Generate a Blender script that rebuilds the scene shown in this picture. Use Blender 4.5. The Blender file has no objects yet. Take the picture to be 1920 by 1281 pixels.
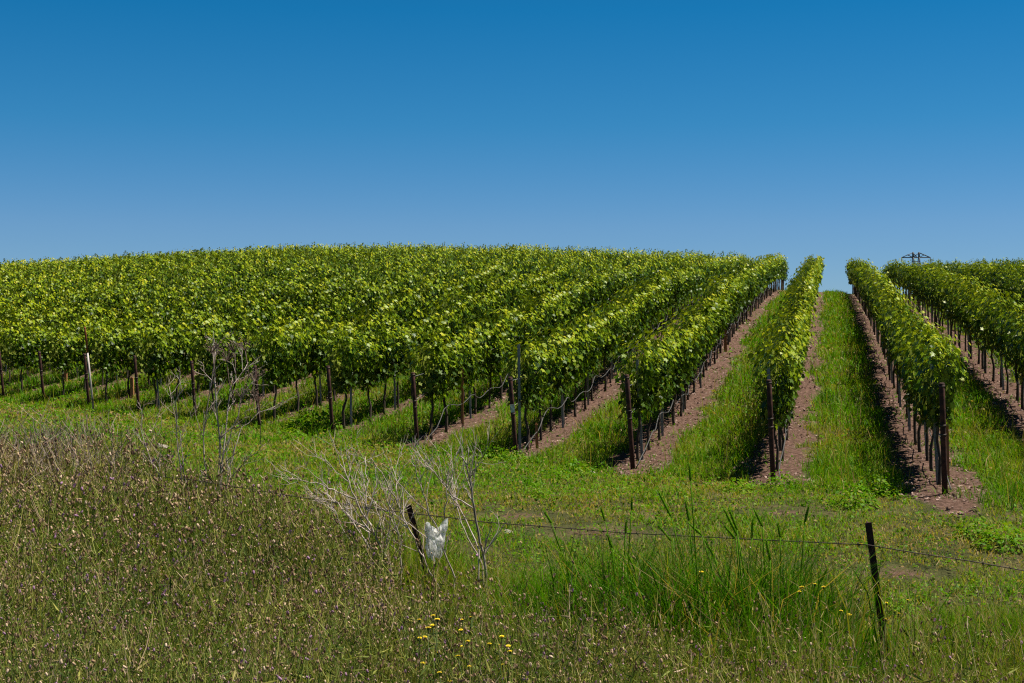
import bpy, math, random
import numpy as np
from mathutils import Vector

# ------------------------------------------------------------------ scene, camera, light
scene = bpy.context.scene
col = scene.collection
EYE = 1.9
cam_d = bpy.data.cameras.new("camera")
cam_d.lens = 50.0
cam_d.sensor_width = 36.0
cam_d.clip_start = 0.1
cam_d.clip_end = 20000.0
cam = bpy.data.objects.new("camera", cam_d)
col.objects.link(cam)
cam.location = (0, 0, EYE)
cam.rotation_euler = (math.radians(90), 0, 0)
scene.camera = cam

SUN_EL, SUN_AZ = 65.0, 8.0            # azimuth counted from +X (right) towards +Y (into the picture)
_e, _a = math.radians(SUN_EL), math.radians(SUN_AZ)
L = Vector((math.cos(_e) * math.cos(_a), math.cos(_e) * math.sin(_a), math.sin(_e)))
sun_d = bpy.data.lights.new("sun", 'SUN')
sun_d.energy = 4.9
sun_d.angle = math.radians(0.5)
sun_d.color = (1.0, 0.945, 0.83)
sun = bpy.data.objects.new("sun", sun_d)
col.objects.link(sun)
sun.rotation_euler = L.to_track_quat('Z', 'Y').to_euler()
sun.location = (20, 10, 60)

world = bpy.data.worlds.new("World")
scene.world = world
world.use_nodes = True
wn = world.node_tree.nodes
wl = world.node_tree.links
bg = wn["Background"]
sky = wn.new("ShaderNodeTexSky")
sky.sky_type = 'NISHITA'
sky.sun_disc = False
sky.sun_elevation = _e
sky.sun_rotation = math.atan2(L.x, L.y)
sky.altitude = 1500.0
sky.air_density = 1.0
sky.dust_density = 0.0
sky.ozone_density = 4.0
hsv = wn.new("ShaderNodeHueSaturation")
hsv.inputs['Hue'].default_value = 0.5
hsv.inputs['Saturation'].default_value = 1.0
hsv.inputs['Value'].default_value = 1.0
wl.new(sky.outputs[0], hsv.inputs['Color'])
tcw = wn.new("ShaderNodeTexCoord")
sepw = wn.new("ShaderNodeSeparateXYZ")
wl.new(tcw.outputs['Generated'], sepw.inputs[0])
airr = wn.new("ShaderNodeValToRGB")           # clear dry air: deeper blue overhead, bluer horizon
_el = airr.color_ramp.elements
_el[0].position = 0.0; _el[0].color = (0.49, 0.635, 0.87, 1)
_el[1].position = 1.0; _el[1].color = (0.26, 0.28, 0.30, 1)
for _p, _c in ((0.08, (0.43, 0.665, 0.885, 1)), (0.15, (0.185, 0.665, 0.885, 1)), (0.227, (0.06, 0.635, 0.885, 1)),
               (0.35, (0.06, 0.50, 0.72, 1)), (0.6, (0.26, 0.31, 0.34, 1))):
    _n = _el.new(_p); _n.color = _c
wl.new(sepw.outputs['Z'], airr.inputs[0])
mulw = wn.new("ShaderNodeMix"); mulw.data_type = 'RGBA'; mulw.blend_type = 'MULTIPLY'
mulw.inputs[0].default_value = 1.0
wl.new(hsv.outputs[0], mulw.inputs[6]); wl.new(airr.outputs[0], mulw.inputs[7])
wl.new(mulw.outputs[2], bg.inputs[0])
bg.inputs[1].default_value = 0.05

scene.view_settings.view_transform = 'Standard'
scene.view_settings.look = 'None'
scene.view_settings.exposure = 0.95
scene.view_settings.gamma = 1.0
scene.render.engine = 'CYCLES'
scene.cycles.max_bounces = 6
scene.cycles.diffuse_bounces = 2
scene.cycles.use_denoising = False
scene.cycles.pixel_filter_type = 'BLACKMAN_HARRIS'
scene.cycles.filter_width = 1.2
scene.cycles.sample_clamp_indirect = 4.0
scene.cycles.transmission_bounces = 4
scene.cycles.transparent_max_bounces = 6

rng = np.random.default_rng(7)
random.seed(7)

# ------------------------------------------------------------------ vineyard layout (metres)
FPX = 2666.7                      # focal length in pixels of the 1920 px wide photograph
K = 0.0065
Z0 = K * FPX
DX = 596.0 / FPX                  # plan direction of the rows: X grows DX per metre of Y
ROWSTEP = 2.170
ROWC = 812 * K - DX * Z0
ROWLEN = math.sqrt(1 + DX * DX)


def row_index(X, Y):
    return (ROWC - (X - DX * Y)) / ROWSTEP


def row_start(i):
    return (812 - 267.1 * i) * K, Z0 * (1 + 0.112 * i)


def row_point(i, t):
    x, y = row_start(i)
    return x + DX * t, y + t


def head_t(X, Y):
    return Y - Z0 * (1 + 0.112 * row_index(X, Y))


def px(x, y, Y):
    """photo pixel at depth Y -> point"""
    return Vector(((x - 960.0) / FPX * Y, Y, EYE - (y - 640.5) / FPX * Y))


# ------------------------------------------------------------------ noise and terrain
def _hash(ix, iy, seed):
    h = (ix.astype(np.int64) * 374761393 + iy.astype(np.int64) * 668265263 + seed * 1442695041) & 0x7fffffff
    h = ((h ^ (h >> 13)) * 1274126177) & 0x7fffffff
    return ((h ^ (h >> 16)) & 0xffff) / 65535.0


def vnoise(x, y, seed=0):
    x = np.asarray(x, float); y = np.asarray(y, float)
    ix = np.floor(x); iy = np.floor(y)
    fx = x - ix; fy = y - iy
    fx = fx * fx * (3 - 2 * fx); fy = fy * fy * (3 - 2 * fy)
    a = _hash(ix, iy, seed); b = _hash(ix + 1, iy, seed)
    c = _hash(ix, iy + 1, seed); d = _hash(ix + 1, iy + 1, seed)
    return (a * (1 - fx) + b * fx) * (1 - fy) + (c * (1 - fx) + d * fx) * fy


def fbm(x, y, seed=0):
    return 0.55 * vnoise(x, y, seed) + 0.3 * vnoise(x * 2.1, y * 2.1, seed + 1) + 0.15 * vnoise(x * 4.3, y * 4.3, seed + 2)


COLX = np.array([-1200, -600, 0, 200, 400, 650, 900, 1100, 1300, 1450, 1520, 1600, 1720, 1850, 1920, 2500, 3200], float)
CRY = np.array([520, 508, 490, 478, 467, 459, 461, 467, 476, 480, 487, 489, 497, 490, 487, 492, 505], float)
CRZ = np.array([96, 96, 96, 96, 95, 94, 92, 91, 90, 89, 88, 87, 87, 87, 87, 87, 87], float)
COLA = (COLX - 960.0) / FPX
CRG = (640.5 - CRY) / FPX * CRZ - 0.22          # ground height at the crest (canopy 1.96 m, eye 1.9 m)
HI = np.arange(-3, 16)
HA = np.array([(812 - 267.1 * i) / (1 + 0.112 * i) / FPX for i in HI])[::-1]
HZ = np.array([Z0 * (1 + 0.112 * i) for i in HI])[::-1]
HGI = np.array([0, 0, 0, 0.0, -.03, -.05, -.04, 0, .07, .12, .15, .2, .25, .3, .3, .3, .35, .4, .4])[::-1]
SF = np.array([0, .06, .12, .25, .4, .67, .83, .93, 1.0])
SV = np.array([0, .042, .095, .29, .475, .765, .91, .977, 1.0])


def smooth_interp(x, xp, fp):
    r = np.interp(x, xp, fp)
    e = 0.012 * (xp[-1] - xp[0])
    for k in (-2, -1, 1, 2):
        r = r + np.interp(x + k * e, xp, fp)
    return r / 5.0


def H(X, Y):
    X = np.asarray(X, float); Y = np.asarray(Y, float)
    a = np.clip(X / np.maximum(Y, 6.0), COLA[0], COLA[-1])
    Zc = smooth_interp(a, COLA, CRZ)
    zc = smooth_interp(a, COLA, CRG)
    Zh = smooth_interp(a, HA, HZ)
    zh = smooth_interp(a, HA, HGI)
    fr = (Y - Zh) / (Zc - Zh)
    hill = zh + (zc - zh) * smooth_interp(np.clip(fr, 0, 1), SF, SV)
    d = np.maximum(Y - Zc, 0.0)
    fall = 0.006 * d * d / (1 + d / 30.0)
    hill = np.maximum(hill - fall, -9.0)
    fore = np.interp(Y, [-40, 0, 4, 8, 11, 14.5, 17], [0.3, 0.2, -.3, -.5, -.48, -.15, 0.0])
    tt = np.clip((Y - 17.0) / np.maximum(Zh - 17.0, 0.5), 0, 1)
    z = np.where(Y > Zh, hill, np.where(Y < 17.0, np.minimum(fore, fore), zh * tt))
    side = np.clip((np.abs(X) - 70.0) / 400.0, 0, 1)
    z = z * (1 - side) + np.minimum(z, -6.0) * side
    z = z + 0.05 * (fbm(X * 0.9, Y * 0.9, 3) - 0.5)
    return z


def Hs(x, y):
    return float(H(np.array([x]), np.array([y]))[0])


def dirt_amount(X, Y):
    """1 on the bare strips under the vines, 0 on the grass"""
    i = row_index(X, Y)
    dist = np.abs(i - np.round(i)) * ROWSTEP / ROWLEN
    t = head_t(X, Y)
    ir = np.round(i)
    half = 0.50 - 0.07 * np.clip(ir - 2, 0, 4) + 0.42 * (fbm(X * 0.8, Y * 0.8, 11) - 0.5) + 0.55 * (fbm(X * 3.1, Y * 3.1, 17) - 0.5)
    # each strip starts about a metre before the post, the nearer ones a little more
    reach = np.interp(ir, [-1, 0, 1, 2, 3, 4, 6, 9], [1.5, 1.5, 0.7, 0.9, 0.3, 0.6, -0.3, -0.8])
    front = np.clip((t + reach) / 1.2, 0, 1)
    half = half * np.sqrt(front)
    return (dist < half) & (t > -1.7) & (t < 84)


# ------------------------------------------------------------------ mesh helpers
def mesh_np(name, V, polys, tone=None, mats=(), midx=None, smooth=False):
    """V (n,3); polys: list of (m,k) index arrays"""
    me = bpy.data.meshes.new(name)
    V = np.ascontiguousarray(V, dtype=np.float32)
    polys = [np.asarray(p, dtype=np.int32) for p in polys if len(p)]
    me.vertices.add(len(V))
    me.vertices.foreach_set("co", V.ravel())
    nl = sum(p.size for p in polys)
    npoly = sum(len(p) for p in polys)
    loops = np.concatenate([p.ravel() for p in polys])
    sizes = np.concatenate([np.full(len(p), p.shape[1], np.int32) for p in polys])
    starts = np.concatenate([[0], np.cumsum(sizes)[:-1]]).astype(np.int32)
    me.loops.add(nl)
    me.loops.foreach_set("vertex_index", loops)
    me.polygons.add(npoly)
    me.polygons.foreach_set("loop_start", starts)
    try:
        me.polygons.foreach_set("loop_total", sizes)
    except Exception:
        pass
    for m in mats:
        me.materials.append(m)
    if midx is not None:
        me.polygons.foreach_set("material_index", np.concatenate([np.asarray(q, np.int32) for q in midx if len(q)]))
    if tone is not None:
        at = me.attributes.new("tone", 'FLOAT', 'POINT')
        at.data.foreach_set("value", np.ascontiguousarray(tone, dtype=np.float32))
    me.update(calc_edges=True)
    if smooth:
        me.shade_smooth()
    return me


def link(name, me, parent=None, loc=None):
    o = bpy.data.objects.new(name, me)
    col.objects.link(o)
    if parent is not None:
        o.parent = parent
    if loc is not None:
        o.location = loc
    return o


def empty(name, loc, rz=0.0):
    o = bpy.data.objects.new(name, None)
    o.empty_display_size = 0.2
    col.objects.link(o)
    o.location = loc
    o.rotation_euler = (0, 0, rz)
    return o


def tag(o, label, cat=None, group=None, kind=None):
    o["label"] = label
    if cat:
        o["category"] = cat
    if group:
        o["group"] = group
    if kind:
        o["kind"] = kind
    return o


class MB:
    """collects vertices and faces of several shapes for ONE mesh"""
    def __init__(self):
        self.v = []
        self.f = []
        self.m = []

    def tube(self, pts, rad, n=6, mat=0, cap=True):
        pts = [Vector(p) for p in pts]
        if not hasattr(rad, '__len__'):
            rad = [rad] * len(pts)
        base = len(self.v)
        ref = None
        for k, p in enumerate(pts):
            d = (pts[min(k + 1, len(pts) - 1)] - pts[max(k - 1, 0)])
            if d.length < 1e-9:
                d = Vector((0, 0, 1))
            d.normalize()
            if ref is None:
                ref = Vector((1, 0, 0)) if abs(d.x) < 0.8 else Vector((0, 1, 0))
            u = (ref - d * ref.dot(d)).normalized()
            ref = u
            w = d.cross(u)
            for j in range(n):
                a = 2 * math.pi * j / n
                self.v.append(p + (u * math.cos(a) + w * math.sin(a)) * rad[k])
        for k in range(len(pts) - 1):
            for j in range(n):
                a = base + k * n + j
                b = base + k * n + (j + 1) % n
                self.f.append((a, b, b + n, a + n)); self.m.append(mat)
        if cap:
            self.f.append(tuple(base + j for j in range(n))[::-1]); self.m.append(mat)
            e = base + (len(pts) - 1) * n
            self.f.append(tuple(e + j for j in range(n))); self.m.append(mat)

    def prism(self, outline, p0, p1, ux, uy, mat=0):
        """outline of (a, b) extruded from p0 to p1, spanned by ux, uy"""
        base = len(self.v)
        n = len(outline)
        for p in (p0, p1):
            for a, b in outline:
                self.v.append(Vector(p) + ux * a + uy * b)
        for j in range(n):
            self.f.append((base + j, base + (j + 1) % n, base + n + (j + 1) % n, base + n + j)); self.m.append(mat)
        self.f.append(tuple(base + j for j in range(n))[::-1]); self.m.append(mat)
        self.f.append(tuple(base + n + j for j in range(n))); self.m.append(mat)

    def blob(self, c, r, sz=1.0, mat=0, n=6):
        base = len(self.v)
        c = Vector(c)
        self.v.append(c + Vector((0, 0, -r * sz)))
        for lat in (-0.5, 0.1, 0.6):
            rr = r * math.cos(lat * 1.3)
            for j in range(n):
                a = 2 * math.pi * j / n
                self.v.append(c + Vector((rr * math.cos(a), rr * math.sin(a), r * sz * math.sin(lat * 1.3))))
        self.v.append(c + Vector((0, 0, r * sz)))
        for j in range(n):
            self.f.append((base, base + 1 + (j + 1) % n, base + 1 + j)); self.m.append(mat)
            for k in range(2):
                a = base + 1 + k * n + j
                b = base + 1 + k * n + (j + 1) % n
                self.f.append((a, b, b + n, a + n)); self.m.append(mat)
            e = base + 1 + 2 * n
            self.f.append((e + j, e + (j + 1) % n, base + 1 + 3 * n)); self.m.append(mat)

    def build(self, name, mats, parent=None, loc=None, smooth=True):
        me = bpy.data.meshes.new(name)
        off = Vector(loc) if (loc is not None and parent is None) else Vector((0, 0, 0))
        if parent is not None:
            off = parent.location.copy()
        me.from_pydata([tuple(Vector(v) - off) for v in self.v], [], self.f)
        for m in mats:
            me.materials.append(m)
        me.polygons.foreach_set("material_index", self.m)
        me.update()
        if smooth:
            me.shade_smooth()
        return link(name, me, parent, loc if parent is None else None)


# ------------------------------------------------------------------ materials
def new_mat(name):
    m = bpy.data.materials.new(name)
    m.use_nodes = True
    m.node_tree.nodes.clear()
    return m, m.node_tree.nodes, m.node_tree.links


def ramp_node(n, stops):
    r = n.new("ShaderNodeValToRGB")
    el = r.color_ramp.elements
    while len(el) > 1:
        el.remove(el[-1])
    el[0].position = stops[0][0]
    el[0].color = (*stops[0][1], 1)
    for p, c in stops[1:]:
        e = el.new(p)
        e.color = (*c, 1)
    return r


def foliage_mat(name, stops, trans=0.35, rough=0.45, spec=0.4, tint=(1.25, 1.35, 0.6), under=None):
    """leaf: glossy reflecting side plus light passing through; colour by the tone attribute"""
    m, n, l = new_mat(name)
    at = n.new("ShaderNodeAttribute"); at.attribute_name = "tone"
    r = ramp_node(n, stops)
    l.new(at.outputs['Fac'], r.inputs[0])
    p = n.new("ShaderNodeBsdfPrincipled")
    p.inputs['Roughness'].default_value = rough
    p.inputs['Specular IOR Level'].default_value = spec
    if under is None:
        l.new(r.outputs[0], p.inputs['Base Color'])
    else:                                   # downy pale underside of the leaf
        ge = n.new("ShaderNodeNewGeometry")
        um = n.new("ShaderNodeMix"); um.data_type = 'RGBA'
        um.inputs[7].default_value = (*under, 1)
        l.new(ge.outputs['Backfacing'], um.inputs[0])
        l.new(r.outputs[0], um.inputs[6])
        l.new(um.outputs[2], p.inputs['Base Color'])
    t = n.new("ShaderNodeBsdfTranslucent")
    mul = n.new("ShaderNodeMix"); mul.data_type = 'RGBA'; mul.blend_type = 'MULTIPLY'
    mul.inputs[0].default_value = 1.0
    mul.inputs[7].default_value = (*tint, 1)
    l.new(r.outputs[0], mul.inputs[6])
    l.new(mul.outputs[2], t.inputs['Color'])
    mx = n.new("ShaderNodeMixShader")
    mx.inputs[0].default_value = trans
    l.new(p.outputs[0], mx.inputs[1]); l.new(t.outputs[0], mx.inputs[2])
    o = n.new("ShaderNodeOutputMaterial")
    l.new(mx.outputs[0], o.inputs[0])
    return m


def noise_mat(name, stops, scale=8.0, rough=0.8, metallic=0.0, bump=0.3, detail=6.0, stretch=(1, 1, 1), spec=0.3):
    m, n, l = new_mat(name)
    tc = n.new("ShaderNodeTexCoord")
    mp = n.new("ShaderNodeMapping"); mp.inputs['Scale'].default_value = stretch
    l.new(tc.outputs['Object'], mp.inputs[0])
    nz = n.new("ShaderNodeTexNoise"); nz.inputs['Scale'].default_value = scale; nz.inputs['Detail'].default_value = detail
    l.new(mp.outputs[0], nz.inputs['Vector'])
    r = ramp_node(n, stops)
    l.new(nz.outputs['Fac'], r.inputs[0])
    p = n.new("ShaderNodeBsdfPrincipled")
    p.inputs['Roughness'].default_value = rough
    p.inputs['Metallic'].default_value = metallic
    p.inputs['Specular IOR Level'].default_value = spec
    l.new(r.outputs[0], p.inputs['Base Color'])
    b = n.new("ShaderNodeBump"); b.inputs['Strength'].default_value = bump; b.inputs['Distance'].default_value = 0.01
    l.new(nz.outputs['Fac'], b.inputs['Height']); l.new(b.outputs[0], p.inputs['Normal'])
    o = n.new("ShaderNodeOutputMaterial")
    l.new(p.outputs[0], o.inputs[0])
    return m


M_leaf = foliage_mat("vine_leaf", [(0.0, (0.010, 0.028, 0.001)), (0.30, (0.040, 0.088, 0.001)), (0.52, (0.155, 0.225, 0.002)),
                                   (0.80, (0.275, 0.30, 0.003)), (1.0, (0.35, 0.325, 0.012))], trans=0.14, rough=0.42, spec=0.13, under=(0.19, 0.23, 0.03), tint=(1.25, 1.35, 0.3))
M_grass = foliage_mat("grass_blade", [(0.0, (0.36, 0.24, 0.12)), (0.18, (0.26, 0.20, 0.05)), (0.38, (0.17, 0.215, 0.010)),
                                      (0.65, (0.095, 0.225, 0.003)), (1.0, (0.040, 0.12, 0.003))], trans=0.36, rough=0.5, spec=0.08, tint=(1.25, 1.35, 0.3))
M_weed = foliage_mat("weed_stem", [(0.0, (0.46, 0.34, 0.25)), (0.22, (0.36, 0.27, 0.14)), (0.42, (0.28, 0.265, 0.06)),
                                   (0.7, (0.15, 0.19, 0.038)), (1.0, (0.05, 0.085, 0.015))], trans=0.25, rough=0.6, spec=0.1)
M_head = foliage_mat("thistle_head", [(0.0, (0.15, 0.09, 0.055)), (0.3, (0.32, 0.205, 0.125)), (0.55, (0.50, 0.35, 0.22)), (0.68, (0.66, 0.52, 0.38)),
                                      (0.76, (0.24, 0.14, 0.19)), (1.0, (0.40, 0.22, 0.36))], trans=0.2, rough=0.8, spec=0.1, tint=(1, 1, 1))
M_trunk = noise_mat("vine_bark", [(0.3, (0.022, 0.016, 0.012)), (0.55, (0.055, 0.040, 0.030)), (0.75, (0.12, 0.09, 0.07))], 30, 0.9, stretch=(1, 1, .25), bump=0.8)
M_rust = noise_mat("rusty_steel", [(0.3, (0.018, 0.008, 0.007)), (0.5, (0.040, 0.015, 0.011)), (0.72, (0.085, 0.030, 0.018))], 14, 0.85, bump=0.4)
M_rust_top = noise_mat("rust_orange", [(0.3, (0.16, 0.045, 0.02)), (0.7, (0.30, 0.09, 0.03))], 18, 0.85)
M_steel = noise_mat("weathered_galvanised_steel", [(0.3, (0.13, 0.13, 0.13)), (0.6, (0.22, 0.22, 0.215)), (0.8, (0.30, 0.29, 0.28))], 10, 0.55, 0.35, bump=0.1)
M_hose = noise_mat("grey_hose", [(0.3, (0.035, 0.034, 0.033)), (0.7, (0.075, 0.073, 0.071))], 6, 0.6, bump=0.05)
M_wire = noise_mat("dark_wire", [(0.3, (0.03, 0.022, 0.018)), (0.7, (0.08, 0.06, 0.05))], 20, 0.6, 0.4)
M_white = noise_mat("chipped_white_paint", [(0.36, (0.16, 0.11, 0.09)), (0.46, (0.38, 0.33, 0.30)), (0.7, (0.56, 0.51, 0.48))], 9, 0.7, stretch=(1, 1, .5))
M_wood = noise_mat("orange_wood", [(0.3, (0.24, 0.10, 0.04)), (0.7, (0.42, 0.20, 0.08))], 12, 0.85, stretch=(1, 1, .2))
M_twig = noise_mat("bleached_twig", [(0.3, (0.13, 0.095, 0.08)), (0.42, (0.30, 0.24, 0.205)), (0.6, (0.44, 0.365, 0.32)), (0.75, (0.58, 0.50, 0.45))], 9, 0.85, stretch=(1, 1, .4))
M_twigbrown = noise_mat("grey_brown_twig", [(0.3, (0.11, 0.08, 0.065)), (0.46, (0.26, 0.205, 0.17)), (0.6, (0.42, 0.345, 0.30)), (0.78, (0.56, 0.48, 0.43))], 6, 0.9, stretch=(1, 1, .4))
M_drystalk = noise_mat("dry_grey_stalk", [(0.3, (0.10, 0.075, 0.06)), (0.6, (0.26, 0.20, 0.165)), (0.8, (0.38, 0.31, 0.26))], 1.5, 0.9)
M_twigdark = noise_mat("dark_dry_umbel", [(0.3, (0.07, 0.045, 0.035)), (0.7, (0.16, 0.11, 0.085))], 20, 0.9)
M_yellow = noise_mat("yellow_petal", [(0.3, (0.60, 0.42, 0.01)), (0.7, (0.78, 0.58, 0.02))], 40, 0.7, bump=0.1)
M_tower = noise_mat("pylon_steel", [(0.3, (0.05, 0.055, 0.06)), (0.7, (0.09, 0.095, 0.10))], 2, 0.6, 0.3)
M_tagw = noise_mat("white_tag", [(0.35, (0.35, 0.34, 0.32)), (0.6, (0.7, 0.69, 0.66))], 25, 0.6)
M_stone = noise_mat("stone", [(0.3, (0.18, 0.14, 0.12)), (0.7, (0.36, 0.31, 0.28))], 10, 0.9, bump=0.8)
M_litter = noise_mat("dry_litter", [(0.3, (0.07, 0.04, 0.03)), (0.7, (0.36, 0.25, 0.21))], 3, 0.9)


def bag_mat():
    m, n, l = new_mat("clear_plastic_film")
    tc = n.new("ShaderNodeTexCoord")
    nz = n.new("ShaderNodeTexNoise"); nz.inputs['Scale'].default_value = 26; nz.inputs['Detail'].default_value = 5
    l.new(tc.outputs['Object'], nz.inputs['Vector'])
    p = n.new("ShaderNodeBsdfPrincipled")
    p.inputs['Base Color'].default_value = (0.66, 0.67, 0.67, 1)
    p.inputs['Roughness'].default_value = 0.4
    b = n.new("ShaderNodeBump"); b.inputs['Strength'].default_value = 0.5; b.inputs['Distance'].default_value = 0.015
    l.new(nz.outputs['Fac'], b.inputs['Height']); l.new(b.outputs[0], p.inputs['Normal'])
    t = n.new("ShaderNodeBsdfTranslucent"); t.inputs[0].default_value = (0.95, 0.94, 0.91, 1)
    mx = n.new("ShaderNodeMixShader"); mx.inputs[0].default_value = 0.55
    l.new(p.outputs[0], mx.inputs[1]); l.new(t.outputs[0], mx.inputs[2])
    tr = n.new("ShaderNodeBsdfTransparent")
    r = ramp_node(n, [(0.40, (0.60, 0.60, 0.60)), (0.58, (0.10, 0.10, 0.10))])
    l.new(nz.outputs['Fac'], r.inputs[0])
    m2 = n.new("ShaderNodeMixShader")
    l.new(r.outputs[0], m2.inputs[0]); l.new(mx.outputs[0], m2.inputs[1]); l.new(tr.outputs[0], m2.inputs[2])
    o = n.new("ShaderNodeOutputMaterial"); l.new(m2.outputs[0], o.inputs[0])
    return m


M_bag = bag_mat()


def ground_mat():
    m, n, l = new_mat("soil_and_thatch")
    at = n.new("ShaderNodeAttribute"); at.attribute_name = "tone"       # 1 = bare tilled soil
    tc = n.new("ShaderNodeTexCoord")
    n1 = n.new("ShaderNodeTexNoise"); n1.inputs['Scale'].default_value = 2.2; n1.inputs['Detail'].default_value = 8; n1.inputs['Roughness'].default_value = 0.65
    n2 = n.new("ShaderNodeTexNoise"); n2.inputs['Scale'].default_value = 16; n2.inputs['Detail'].default_value = 8; n2.inputs['Roughness'].default_value = 0.7
    n3 = n.new("ShaderNodeTexVoronoi"); n3.inputs['Scale'].default_value = 11
    for q in (n1, n2, n3):
        l.new(tc.outputs['Object'], q.inputs['Vector'])
    soil = ramp_node(n, [(0.28, (0.026, 0.014, 0.010)), (0.42, (0.075, 0.040, 0.029)), (0.55, (0.132, 0.077, 0.058)), (0.75, (0.24, 0.155, 0.125))])
    that = ramp_node(n, [(0.3, (0.032, 0.038, 0.012)), (0.5, (0.060, 0.062, 0.020)), (0.72, (0.13, 0.10, 0.05))])
    l.new(n2.outputs['Fac'], soil.inputs[0]); l.new(n1.outputs['Fac'], that.inputs[0])
    add = n.new("ShaderNodeMath"); add.operation = 'MULTIPLY_ADD'
    l.new(n2.outputs['Fac'], add.inputs[0]); add.inputs[1].default_value = 0.5; l.new(at.outputs['Fac'], add.inputs[2])
    st = ramp_node(n, [(0.62, (0, 0, 0)), (0.86, (1, 1, 1))])
    l.new(add.outputs[0], st.inputs[0])
    mx = n.new("ShaderNodeMix"); mx.data_type = 'RGBA'
    l.new(st.outputs[0], mx.inputs[0]); l.new(that.outputs[0], mx.inputs[6]); l.new(soil.outputs[0], mx.inputs[7])
    p = n.new("ShaderNodeBsdfPrincipled"); p.inputs['Roughness'].default_value = 0.95; p.inputs['Specular IOR Level'].default_value = 0.1
    l.new(mx.outputs[2], p.inputs['Base Color'])
    hs = n.new("ShaderNodeMath"); hs.operation = 'MULTIPLY_ADD'
    l.new(n3.outputs['Distance'], hs.inputs[0]); hs.inputs[1].default_value = 0.6; l.new(n2.outputs['Fac'], hs.inputs[2])
    b = n.new("ShaderNodeBump"); b.inputs['Strength'].default_value = 1.0; b.inputs['Distance'].default_value = 0.06
    l.new(hs.outputs[0], b.inputs['Height']); l.new(b.outputs[0], p.inputs['Normal'])
    o = n.new("ShaderNodeOutputMaterial"); l.new(p.outputs[0], o.inputs[0])
    return m


M_ground = ground_mat()

# ------------------------------------------------------------------ ground: one sheet to the horizon


def axis(*segs):
    out = []
    for a, b, st in segs:
        out += list(np.arange(a, b, st))
    return np.array(out)


geo = 130 * 1.35 ** np.arange(0, 13)
gx = np.concatenate([-geo[::-1] * 0.75, axis((-95, -40, 2.5), (-40, -14, 0.9), (-14, 26, 0.22), (26, 95, 2.0)), geo * 0.75])
gy = np.concatenate([-geo[::-1][4:], axis((-120, 2, 6), (2, 46, 0.24), (46, 100, 0.8), (100, 130, 3)), geo])
GX, GY = np.meshgrid(gx, gy)
GZ = H(GX, GY)
dm = dirt_amount(GX, GY).astype(float)
GZ = GZ + dm * (0.035 + 0.13 * (fbm(GX * 3.4, GY * 3.4, 31) - 0.5))
nx, ny = len(gx), len(gy)
idx = np.arange(nx * ny).reshape(ny, nx)
quads = np.stack([idx[:-1, :-1], idx[:-1, 1:], idx[1:, 1:], idx[1:, :-1]], -1).reshape(-1, 4)
bare = dm.copy()
# two worn bare patches in the headland grass
for bx, by, br in ((3.1, 16.2, 0.35), (1.0, 15.0, 0.55), (3.6, 13.3, 0.4), (6.9, 12.9, 0.5), (0.05, 16.0, 0.4)):
    bare = np.maximum(bare, np.clip(1.2 - np.hypot((GX - bx) / 1.6, GY - by) / br, 0, 1))
me = mesh_np("ground", np.stack([GX, GY, GZ], -1).reshape(-1, 3), [quads], tone=bare.ravel() * 0.62, mats=[M_ground], smooth=True)
g = link("ground", me)
tag(g, "gently rising vineyard soil with bare brown strips and green lanes", kind="structure")

# ------------------------------------------------------------------ leaves
LEAF_NEAR = np.array([  # (along, across, out of plane)
    (0.0, 0.0, 0.0), (-0.10, 0.16, .02), (-0.02, 0.42, -.05), (0.20, 0.30, .02), (0.42, 0.50, -.08), (0.56, 0.22, .0),
    (0.95, 0.0, -.14), (0.56, -0.22, .0), (0.42, -0.50, -.08), (0.20, -0.30, .02), (-0.02, -0.42, -.05), (-0.10, -0.16, .02)])
LEAF_NEAR_T = np.array([(0, k, k + 1) for k in range(1, 11)])
LEAF_FAR = np.array([(-0.1, 0, 0.02), (0.22, 0.46, -.06), (0.90, 0, -.10), (0.22, -0.46, -.06)])
LEAF_FAR_T = np.array([(0, 1, 2), (0, 2, 3)])


def unit(a):
    return a / np.maximum(np.linalg.norm(a, axis=-1, keepdims=True), 1e-9)


def place_leaves(P, N, D, S, tmpl, tris):
    N = unit(N)
    D = unit(D - N * np.sum(D * N, -1, keepdims=True))
    W = np.cross(N, D)
    V = (P[:, None, :] + S[:, None, None] * (tmpl[None, :, 0:1] * D[:, None, :] + tmpl[None, :, 1:2] * W[:, None, :] + tmpl[None, :, 2:3] * N[:, None, :]))
    n = len(tmpl)
    F = (np.arange(len(P))[:, None, None] * n + tris[None, :, ::-1]).reshape(-1, 3)
    return V.reshape(-1, 3), F


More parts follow.
